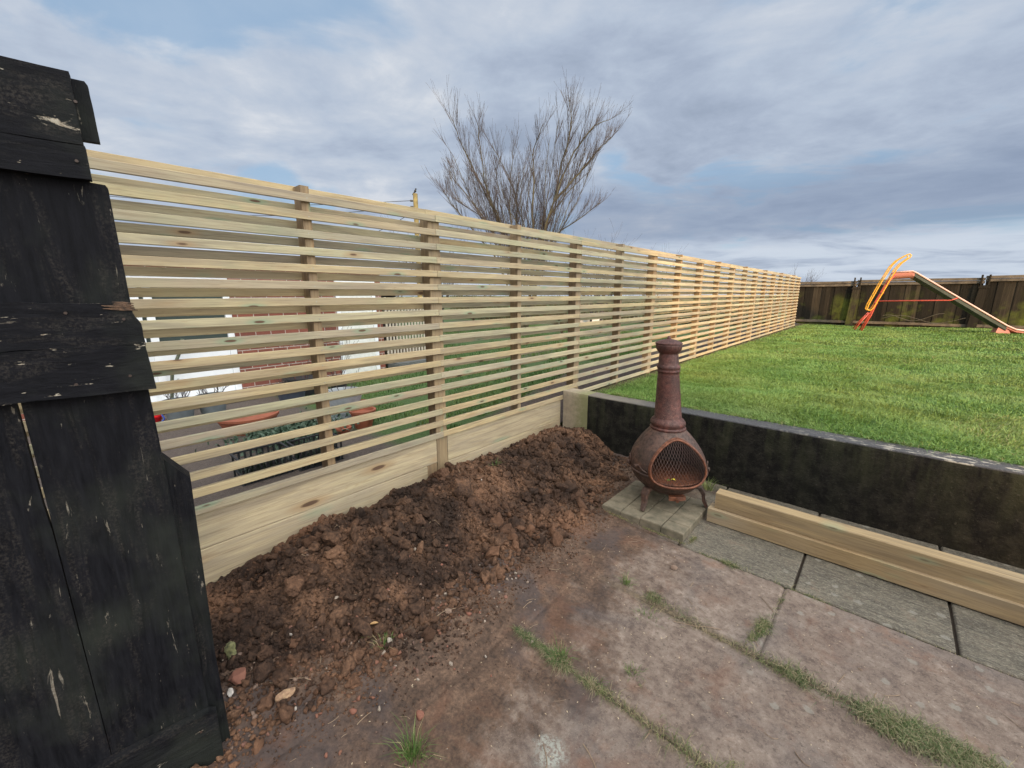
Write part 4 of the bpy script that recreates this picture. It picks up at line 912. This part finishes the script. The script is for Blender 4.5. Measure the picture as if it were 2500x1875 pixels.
stems = [[ROOT, (2.2, 1.2), (2.36, 2.29), (2.48, 3.07), (2.8, 3.95), (3.23, 5.15), (3.73, 5.73), (4.47, 6.24)],
 [(2.48, 3.0), (2.74, 3.82), (2.98, 4.92), (3.21, 5.8), (3.13, 6.45)],
 [ROOT, (2.25, 1.2), (2.38, 2.29), (2.60, 3.45), (3.32, 4.31), (3.9, 4.9)],
 [ROOT, (2.1, 1.2), (2.15, 2.29), (2.15, 3.07), (2.2, 4.32), (2.13, 5.29), (2.45, 5.75)],
 [ROOT, (1.8, 1.2), (1.74, 2.29), (1.67, 3.2), (1.71, 3.96), (1.35, 4.82), (.96, 5.5)],
 [ROOT, (1.7, 1.2), (1.6, 2.29), (1.2, 3.33), (.68, 4.34), (.17, 5.32), (-.13, 6.1)],
 [ROOT, (1.7, 1.2), (1.6, 2.29), (1.14, 3.46), (.75, 4.46), (.64, 5.45), (.58, 6.0)],
 [ROOT, (1.65, 1.2), (1.47, 2.29), (.66, 3.59), (.01, 4.35), (-.36, 5.2)],
 [ROOT, (1.55, 1.0), (1.2, 2.2), (.25, 3.3), (-.25, 3.9), (-.45, 4.3)],
 [ROOT, (2.2, 1.2), (2.43, 2.29), (2.82, 3.0), (3.61, 3.44), (4.2, 3.95)],
 [ROOT, (1.8, 1.2), (1.74, 2.29), (1.5, 3.46), (1.48, 4.58), (1.6, 5.6)],
 [(2.8, 3.9), (3.5, 4.7), (4.1, 5.4), (4.5, 5.8)]]
for i, s in enumerate(stems): stem(s, .055 if i in (0, 3, 5) else .036, ST, 1.0)
qz = np.random.default_rng(77); ea = [-.9, -.6, -.1, .6, 1.6, 2.3, 3.1, 3.7, 4.4, 4.6]; ez = [3.7, 4.6, 5.8, 5.8, 5.4, 5.5, 6.5, 6.3, 5.8, 4.2]
for i in range(20):
    ta = -.35+4.5*(i+.5*qz.random())/20; tz = float(np.interp(ta, ea, ez))*qz.uniform(.80, .98); ba = 1.95+(ta-1.9)*.13
    stem([(ba, 1.3), (ba+(ta-ba)*.22, 2.3), (ba+(ta-ba)*.52+qz.normal(0, .1), 3.3+.1*(tz-5)), (ba+(ta-ba)*.8+qz.normal(0, .08), tz*.8), (ta, tz)], .016, ST, .6)
obj('trunk', ST, barky, tree, smooth=True)
obj('crown', TW, barkm, tree)
def small_tree(x, y, h, seed, lb, m=barkm, name='bare_tree', z=-.2, sp=.6, ns=6, dep=2, group='distant bare trees'):
    qq = np.random.default_rng(seed); t = thing(name, (x, y, z), lb, 'tree' if name == 'bare_tree' else 'shrub', group); a, b = MB(), MB()
    tube(a, [(x, y, z), (x+.03, y, z+h*.16), (x, y+.03, z+h*.32)], [h*.022, h*.018, h*.015], 7, r=.5)
    for i in range(ns):
        an = i/ns*6.28+qq.random(); d = (math.cos(an)*sp, math.sin(an)*sp, 1); grow(b, (x, y, z+h*(.14+.18*qq.random())), d, h*qq.uniform(.5, .7), h*.011, dep, qq, .25, 7, n=4, spread=.6)
    obj('trunk', a, m, t, smooth=True); obj('crown', b, m, t)
small_tree(-5.5, 14.0, 3.0, 301, 'hazy small bare tree just right of the big bare tree', sp=.45, ns=9)
small_tree(-6.3, 14.6, 2.6, 306, 'low bare tree between the big tree and its small neighbour', sp=.6, ns=8)
small_tree(-6.4, 20.3, 3.2, 302, 'tiny bare treetop showing above the fence further right', sp=.4, ns=7)
small_tree(-8.6, 8.9, 3.4, 303, 'thin bare sapling left of the big tree beside the pole', sp=.7, ns=6)
small_tree(-3.0, 40, 3.2, 304, 'very distant small bare tree at the end of the slatted fence', sp=.6, ns=10)
# neighbour's boundary hedge and twiggy shrubs seen through the slats
hedm = P('bare_hedge_twigs', c=(.060, .042, .026), c2=(.11, .085, .04), sc_=4, rough=.9, bump=0)
hedl = P('hedge_leaf', c=(.13, .11, .03), c2=(.05, .055, .018), sc_=6, rough=.8, bump=0)
hd = thing('hedge', (-9, 17.5, -.1), 'scruffy low brown hedge along the far side of the neighbouring garden', 'hedge')
mb = MB(); qq = np.random.default_rng(310)
for i in range(900):
    t = qq.random(); x = -15.0+14.3*t; y = 14.6+4.5*t+qq.normal(0, .25); h = qq.uniform(.7, 1.35)+.5*(fbm(t*9, 1, 1, 2)-.3)
    P_ = [(x, y, -.1)]; 
    for k in range(4): P_.append((P_[-1][0]+qq.normal(0, .10), P_[-1][1]+qq.normal(0, .08), P_[-1][2]+h/4))
    tube(mb, P_, [.012, .009, .007, .005, .003], 3, r=.5, cap=False)
obj('stems', mb, hedm, hd)
mb = MB(); n = 16000; t = qq.random(n); x = -15+14.3*t; y = 14.6+4.5*t+qq.normal(0, .3, n); z = -.1+qq.random(n)**.8*(1.0+.5*(fbm(t*9, t*0+1, 1, 2)-.3))
blades(mb, np.stack([x, y, z], 1), np.full(n, .05), np.full(n, .035), qq.normal(0, .9, (n, 2)), 311, None, 1.0); obj('foliage', mb, hedl, hd)
for i, (x, y, h, lb) in enumerate([(-9.5, 11.2, 1.9, 'orange-brown twiggy shrub behind the slats right of the big tree'), (-12.5, 9.5, 2.1, 'tangled brown shrub behind the slats below the pole'), (-13.5, 6.8, 2.3, 'twiggy shrub behind the slats above the brick house corner'), (-4.3, 9.8, 1.5, 'low twiggy shrub behind the far slats')]):
    small_tree(x, y, h, 320+i, lb, hedm, 'shrub', sp=.9, ns=11, dep=2, group='twiggy shrubs in the neighbouring garden')

# ================================================================== POLE, BIRD, WIRES
pole = thing('utility_pole', (-13.6, 11.7, -.2), 'yellow-lit wooden utility pole with insulators beyond the fence', 'pole')
mb = MB(); tube(mb, [(-13.6, 11.7, -.2), (-13.6, 11.7, 5.50)], [.13, .10], 12, r=.5); obj('shaft', mb, P('yellow_lit_pole_timber', c=(.26, .22, .09), c2=(.12, .10, .05), sc_=6, rough=.9), pole, smooth=True, auto=50)  # yellow sunlight put into the pole's timber colour
ins = P('dark_insulator', c=(.03, .03, .03), bump=0)
for z in (5.2, 4.95, 4.68): mb = MB(); tube(mb, [(-13.66, 11.60, z), (-13.72, 11.50, z)], .04, 8); tube(mb, [(-13.6, 11.7, z), (-13.68, 11.56, z)], .02, 6); obj('insulator', mb, ins, pole)
for i, (z, e, lb) in enumerate([(5.2, (-23, 1.0, 5.3), 'uppermost thin overhead wire running left from the pole'), (4.95, (-22, 2.5, 4.75), 'middle thin overhead wire running left from the pole'), (4.68, (-15, 9.8, 3.6), 'short lowest wire dropping from the pole behind the fence')]):
    t = np.linspace(0, 1, 16)[:, None]; a = np.array([-13.72, 11.5, z]); P_ = a+(np.array(e)-a)*t; P_[:, 2] -= .35*np.sin(t[:, 0]*math.pi)*(1 if i < 2 else .2)
    mb = MB(); tube(mb, P_, .012, 4); obj('overhead_wire', mb, ins, label=lb, cat='wire')
mb = MB(); v = ico(3)[0]*np.array([.075, .05, .055]); 
a_ = R(40); Rm = np.array([[math.cos(a_), 0, math.sin(a_)], [0, 1, 0], [-math.sin(a_), 0, math.cos(a_)]])
v = v*(1-.25*(v[:, :1] < 0)); mb.add(v@Rm+np.array([-13.6, 11.7, 5.60]), ico(3)[1]); mb.add(ico(2)[0]*.035+np.array([-13.57, 11.72, 5.69]), ico(2)[1])
tube(mb, [(-13.55, 11.735, 5.69), (-13.51, 11.76, 5.68)], [.012, .002], 5); tube(mb, [(-13.63, 11.68, 5.57), (-13.70, 11.62, 5.46)], [.03, .018], 5)
for s in (-.012, .012): tube(mb, [(-13.6+s, 11.7, 5.56), (-13.6+s, 11.7, 5.50)], .005, 4)
obj('bird', mb, P('black_feathers', c=(.012, .012, .013), bump=0), smooth=True, label='small black bird perched on top of the utility pole', cat='bird')

# ================================================================== NEIGHBOUR HOUSE
HX = -5.0
def brickf(g, ax=1, c1=(.235, .075, .048), c2=(.155, .052, .036)):
    s = g.sep(g.pos); v = g.comb(s[ax], s[2], 0.0)
    b = g.n('ShaderNodeTexBrick', {'Vector': v, 'Color1': (*c1, 1), 'Color2': (*c2, 1), 'Mortar': (.42, .38, .33, 1), 'Scale': 1.0, 'Mortar Size': .006, 'Brick Width': .225, 'Row Height': .075, 'Bias': 0.0})
    n = g.noise(g.pos, 30, 4, .6); g.set('Base Color', g.mix(g.mr(n, .3, .7, 0, .4), b.outputs[0], g.mix(1, b.outputs[0], (.55, .5, .5), 'MULTIPLY'))); g.set('Roughness', .9); g.bump(b.outputs['Fac'], -.3, .01)
brm = mat('red_brick', brickf); upvc = P('white_upvc', c=(.78, .79, .80), c2=(.74, .76, .78), rough=.35, bump=0); glass = mat('window_glass_dark', lambda g: (g.set('Base Color', (.05, .065, .06)), g.set('Roughness', .05), g.set('Specular IOR Level', .8)))
hs = thing('brick_house', (HX, 1.5, -.5), "neighbour's red brick house with white doors behind the slatted fence", 'house')
mb = MB(); y0, y1, z0, z1 = -5.0, 4.56, -.6, 1.72
ops = [(.45, 1.96, -.45, 1.44), (3.62, 4.44, -.42, 1.44)]
ys_ = sorted([y0, y1]+[a for o in ops for a in o[:2]])
for a, b in zip(ys_[:-1], ys_[1:]):
    m = [(o[2], o[3]) for o in ops if o[0] <= a < o[1]]
    if m: boxx(mb, HX-.22, HX, a, b, z0, m[0][0]); boxx(mb, HX-.22, HX, a, b, m[0][1], z1)
    else: boxx(mb, HX-.22, HX, a, b, z0, z1)
obj('wall', mb, brm, hs)
mb = MB(); boxx(mb, HX-7, HX-.221, y1-.22, y1, z0, z1); boxx(mb, HX-7, HX-.221, y0, y0+.22, z0, z1); boxx(mb, HX-7.2, HX-7.0, y0, y1, z0, z1); obj('wall', mb, mat('red_brick_side', brickf, ax=0), hs)
mb = MB(); boxx(mb, HX-7.3, HX+.06, y0-.1, y1+.12, z1+.001, z1+.06); obj('roof', mb, P('grey_roof_felt', c=(.12, .12, .12), rough=.9), hs)
mb = MB(); boxx(mb, HX+.005, HX+.03, y0-.1, y1+.1, z1-.13, z1-.004); obj('fascia', mb, upvc, hs)
dr = MB(); boxx(dr, HX-.10, HX-.02, .452, .54, -.448, 1.438); boxx(dr, HX-.10, HX-.02, 1.87, 1.958, -.448, 1.438); boxx(dr, HX-.10, HX-.02, .541, 1.869, 1.36, 1.438); boxx(dr, HX-.10, HX-.02, .541, 1.869, -.448, -.36); boxx(dr, HX-.09, HX-.03, .541, 1.869, .36, .44)
for y in (.66, .80, .94): boxx(dr, HX-.095, HX-.025, y, y+.09, -.359, 1.359)
d_ = obj('patio_door', dr, upvc, hs); mb = MB(); boxx(mb, HX-.075, HX-.045, .541, 1.869, -.359, .359); obj('lower_panel', mb, upvc, d_)
mb = MB(); boxx(mb, HX-.07, HX-.06, .541, 1.869, .441, 1.359); obj('pane', mb, glass, d_)
mb = MB(); boxx(mb, HX, HX+.16, .30, 2.10, -.47, -.42); obj('sill', mb, upvc, d_)
mb = MB(); boxx(mb, HX-.08, HX-.02, 3.622, 4.438, -.418, 1.438); dd = obj('back_door', mb, P('white_painted_door', c=(.72, .72, .68), c2=(.60, .60, .56), rough=.6), hs)
mb = MB(); boxx(mb, HX-.019, HX+.012, 3.63, 3.70, -.41, 1.43); boxx(mb, HX-.019, HX+.012, 4.36, 4.43, -.41, 1.43); boxx(mb, HX-.019, HX+.012, 3.701, 4.359, 1.37, 1.43); obj('door_frame', mb, upvc, dd)
for i, z in enumerate(np.linspace(-.35, 1.3, 12)): pass
mb = MB(); tube(mb, [(HX+.06, 1.02, -.45), (HX+.05, 1.10, .1), (HX+.05, 1.24, .40), (HX+.05, 1.28, .55)], .022, 6); obj('leaning_cane', mb, P('dull_green_cane', c=(.10, .11, .07), bump=0), smooth=True, label='dull green pole leaning against the white patio door', cat='pole')

def potm(n, c): return P(n, c=c, c2=tuple(a*.7 for a in c), rough=.7, sc_=10)
def pot(x, y, h, r1, r2, m, lb, z=-.5, twig=None, name='plant_pot', cat='plant pot', seed=1, sq=False, group=None, rim=True):
    t = thing(name, (x, y, z), lb, cat, group); mb = MB()
    pr = [(.001, z+.001), (r1, z), (r2, z+h-.03)]+([(r2+.012, z+h-.028), (r2+.014, z+h)] if rim else [(r2, z+h)])+[(r2-.012, z+h), (r2-.018, z+h-.04), (.001, z+h-.045)]
    lathe(mb, pr, (x, y, z), 28, r=.5); obj('pot', mb, m, t, smooth=True, auto=35)
    if twig:
        n_, hh, tm = twig; qq = np.random.default_rng(seed); mb = MB()
        for i in range(n_):
            a = qq.random()*6.28; rr = r2*.7*math.sqrt(qq.random()); p = (x+rr*math.cos(a), y+rr*math.sin(a), z+h-.05); L = hh*qq.uniform(.6, 1.2)
            grow(mb, p, (math.cos(a)*.5, math.sin(a)*.5, 1), L, .006, 1, qq, .1, 5, n=4, spread=.6)
        obj('stems', mb, tm, t)
    return t
dk = P('dark_plant_twigs', c=(.05, .035, .03), bump=0); gp = potm('grey_plastic_pot', (.13, .15, .16)); tc = potm('terracotta', (.30, .09, .045)); bk = potm('black_plastic', (.018, .019, .022)); bl = potm('slate_blue_plastic', (.045, .055, .08)); wt = potm('pale_grey_tub', (.36, .38, .40))
pot(-4.15, .99, .33, .13, .17, gp, 'grey plastic pot of twigs in front of the white door, nearest the black panel', twig=(9, .22, dk), seed=2, group='grey pots by the white door')
pot(-4.17, 1.36, .33, .13, .17, gp, 'grey plastic pot of twigs in front of the white door, right one of the pair', twig=(9, .22, dk), seed=3, group='grey pots by the white door')
pot(-3.15, 1.50, .22, .24, .33, tc, 'wide shallow terracotta bowl behind the lower slats', seed=4)
pot(-2.9, 2.62, .36, .17, .25, wt, 'pale grey tub with a blue and white label behind the post', twig=(5, .25, dk), seed=5)
mb = MB(); hexa(mb, [(-2.678, 2.60, -.29), (-2.70, 2.70, -.29), (-2.715, 2.70, -.29), (-2.693, 2.60, -.29), (-2.668, 2.60, -.19), (-2.69, 2.70, -.19), (-2.705, 2.70, -.19), (-2.683, 2.60, -.19)])
obj('label', mb, mat('blue_white_label', lambda g: (g.set('Base Color', g.mix(g.mr(g.sep(g.pos)[2], -.225, -.222), (.03, .22, .45), (.6, .62, .64))), g.set('Roughness', .5))), bpy.data.objects['plant_pot.003'] if 'plant_pot.003' in bpy.data.objects else None)
pot(-2.66, 2.72, .22, .09, .14, tc, 'terracotta pot with thick rim, upper one of the two beside the pale tub', seed=6, group='terracotta pots')
pot(-2.20, 2.52, .24, .10, .15, tc, 'terracotta pot in front of the other, lower right of the pale tub', seed=7, group='terracotta pots')
pot(-2.05, 2.18, .12, .06, .08, tc, 'smallest terracotta pot close behind the thin fence post', seed=8, group='terracotta pots')
pot(-2.55, 2.35, .10, .14, .19, gp, 'flat grey dish beside the terracotta pots', seed=9, rim=False)
pot(-4.05, 2.35, .26, .15, .20, bl, 'slate blue pot near the brick wall, left of the thin post', seed=10, twig=(5, .3, dk))
pot(-4.55, 2.75, .34, .22, .31, bk, 'big black round pot with pale rim against the brick wall', seed=11, twig=(8, .5, P('reddish_stems', c=(.13, .05, .04), bump=0)))
pot(-4.6, 3.35, .22, .12, .16, bk, 'black pot of upright dark stems beside the white back door', seed=14, twig=(7, .75, dk))
# red bag
mb = MB(); v = lump(ico(4)[0], 5, .10, 2, 3)*np.array([.12, .14, .10]); mb.add(v+np.array([-4.4, .70, -.40]), ico(4)[1]); rb = obj('red_bag', mb, P('red_plastic', c=(.70, .012, .015), c2=(.55, .01, .012), rough=.4, bump=.1), smooth=True, label='bright red plastic bag with blue edging at the black panel', cat='bag')
mb = MB(); tube(mb, [(-4.30, .80, -.47), (-4.29, .84, -.42), (-4.31, .82, -.36), (-4.33, .86, -.33)], .010, 6); obj('blue_edge', mb, P('blue_plastic', c=(.05, .12, .6), bump=0), rb)
# black crates of seedlings near the fence
for i, (x, y, lb) in enumerate([(-1.55, 1.15, 'black plastic crate of plants close behind the lower slats, left one'), (-1.5, 1.62, 'black plastic crate of plants close behind the lower slats, right one')]):
    cr = thing('crate', (x, y, -.5), lb, 'crate', 'black crates behind the slats'); mb = MB()
    for k in range(9):
        u = -.2+.05*k
        for s in (-.14, .14): boxx(mb, x+s-.005, x+s+.005, y+u-.008, y+u+.008, -.49, -.27)
    for z in (-.5, -.40, -.27):
        for s in (-.14, .14): boxx(mb, x+s-.009, x+s+.009, y-.21, y+.21, z, z+.014)
        for s in (-.21, .21): boxx(mb, x-.149, x+.149, y+s-.009, y+s+.009, z, z+.014)
    boxx(mb, x-.13, x+.13, y-.2, y+.2, -.497, -.482); obj('frame', mb, bk, cr)
    mb = MB(); qq = np.random.default_rng(40+i)
    n = 260; blades(mb, np.stack([x+qq.uniform(-.12, .12, n), y+qq.uniform(-.19, .19, n), np.full(n, -.48)], 1), qq.uniform(.08, .26, n), np.full(n, .012), None, 41, None, .8); obj('plants', mb, P('dark_leaf', c=(.012, .022, .014), c2=(.03, .045, .032), bump=0), cr)
mb = MB(); qq = np.random.default_rng(44); n = 1500; x = -2.45+qq.normal(0, .22, n); y = 1.75+qq.normal(0, .28, n)
blades(mb, np.stack([x, y, nz(x, y)+qq.random(n)*.12], 1), qq.uniform(.03, .07, n), np.full(n, .03), qq.normal(0, .6, (n, 2)), 45, None, 1.2); obj('low_shrub', mb, P('dark_green_leaf', c=(.025, .055, .03), c2=(.05, .085, .05), bump=0), label='low spreading dark green plant on the neighbouring paving', cat='plant')
# grey raised planter, picket panel, wood pile beyond the corner of the house
pk = thing('picket_screen', (-5, 5.05, -.5), 'whitewashed picket screen beside the corner of the brick house', 'fence'); wp = P('whitewashed_wood', c=(.52, .47, .38), c2=(.36, .31, .25), sc_=8, rough=.9); mb = MB()
for i in range(13): boxx(mb, -5.02, -5.0, 4.63+i*.077, 4.63+i*.077+.038, -.2, 1.12-.01*(i % 3))
obj('pickets', mb, wp, pk); mb = MB(); boxx(mb, -5.045, -5.021, 4.6, 5.62, .10, .17); obj('rail', mb, wp, pk); mb = MB(); boxx(mb, -5.045, -5.021, 4.6, 5.62, .86, .93); obj('rail', mb, wp, pk)
wp2 = thing('log_store', (-5.5, 5.1, -.4), 'dark open log store behind the picket screen', 'store'); mb = MB(); boxx(mb, -6.3, -6.26, 4.6, 5.7, -.3, 1.25); boxx(mb, -6.3, -5.1, 4.6, 4.64, -.3, 1.25); boxx(mb, -6.32, -5.08, 4.58, 5.72, 1.251, 1.29); obj('shell', mb, P('dark_stained_wood', c=(.03, .022, .016), rough=.9), wp2)
mb = MB(); qq = np.random.default_rng(60)
for i in range(46): y = 4.72+.088*(i % 11); z = -.2+.09*(i//11); tube(mb, [(-5.95, y, z), (-5.15+qq.normal(0, .03), y+qq.normal(0, .01), z)], .042, 7)
obj('logs', mb, P('cut_logs', c=(.40, .28, .16), c2=(.15, .10, .07), sc_=9, rough=.9), wp2)
mb = MB(); boxx(mb, -5.02, -4.6, 4.62, 5.55, -.42, -.22); boxx(mb, -4.99, -4.63, 4.65, 5.52, -.2199, -.20); obj('planter_trough', mb, P('grey_trough', c=(.12, .125, .12), c2=(.07, .075, .07), rough=.8), label='long grey trough planter at the foot of the picket screen', cat='planter')
mb = MB(); boxx(mb, -7.6, -6.5, 15.0, 15.9, -.08, .22, ch=.03); boxx(mb, -7.65, -6.45, 14.95, 15.95, .2201, .26, ch=.01); obj('white_box', mb, P('white_panel', c=(.75, .74, .70), bump=0), label='small bright white box on the ground far behind the slats', cat='box')

# ================================================================== SHADE HOUSE (unseen, added behind the camera and sized to shade the patio)
oh = thing('shade_house', (10.7, -10, -.5), 'unseen red brick house added behind the photographer to shade the patio', 'house')
mb = MB(); ox0, ox1, oy0, oy1, oh_ = 7.0, 14.5, -16.0, -4.8, 5.0
boxx(mb, ox0, ox1, oy0, oy0+.25, -.6, oh_); obj('wall', mb, mat('red_brick_side', brickf, ax=0), oh); mb = MB(); boxx(mb, ox0, ox1, oy1-.25, oy1, -.6, oh_); obj('wall', mb, mat('red_brick_side', brickf, ax=0), oh)
mb = MB(); boxx(mb, ox0, ox0+.25, oy0+.2505, oy1-.2505, -.6, oh_); obj('wall', mb, brm, oh); mb = MB(); boxx(mb, ox1-.25, ox1, oy0+.2505, oy1-.2505, -.6, oh_); obj('wall', mb, brm, oh)
mb = MB(); xm = (ox0+ox1)/2; mb.add([(ox0-.4, oy0-.3, oh_-.1), (ox1+.4, oy0-.3, oh_-.1), (xm, oy0-.3, oh_+2.6), (ox0-.4, oy1+.3, oh_-.1), (ox1+.4, oy1+.3, oh_-.1), (xm, oy1+.3, oh_+2.6)], [(0, 1, 2), (5, 4, 3), (0, 2, 5, 3), (1, 4, 5, 2), (0, 3, 4, 1)])
obj('roof', mb, P('brown_roof_tiles', c=(.11, .06, .045), c2=(.07, .045, .04), sc_=5, rough=.9), oh)
for (y, z, w_, h_) in [(-6.5, .4, 1.4, 1.2), (-10, .4, 1.8, 1.2), (-14, .4, 1.2, 1.2), (-6.5, 2.9, 1.4, 1.1), (-10, 2.9, 1.4, 1.1), (-14, 2.9, 1.2, 1.1)]:
    mb = MB(); boxx(mb, ox0-.03, ox0-.001, y-w_/2, y+w_/2, z, z+h_); wf = obj('window', mb, upvc, oh); mb = MB(); boxx(mb, ox0-.04, ox0-.031, y-w_/2+.08, y+w_/2-.08, z+.08, z+h_-.08); obj('pane', mb, glass, wf)
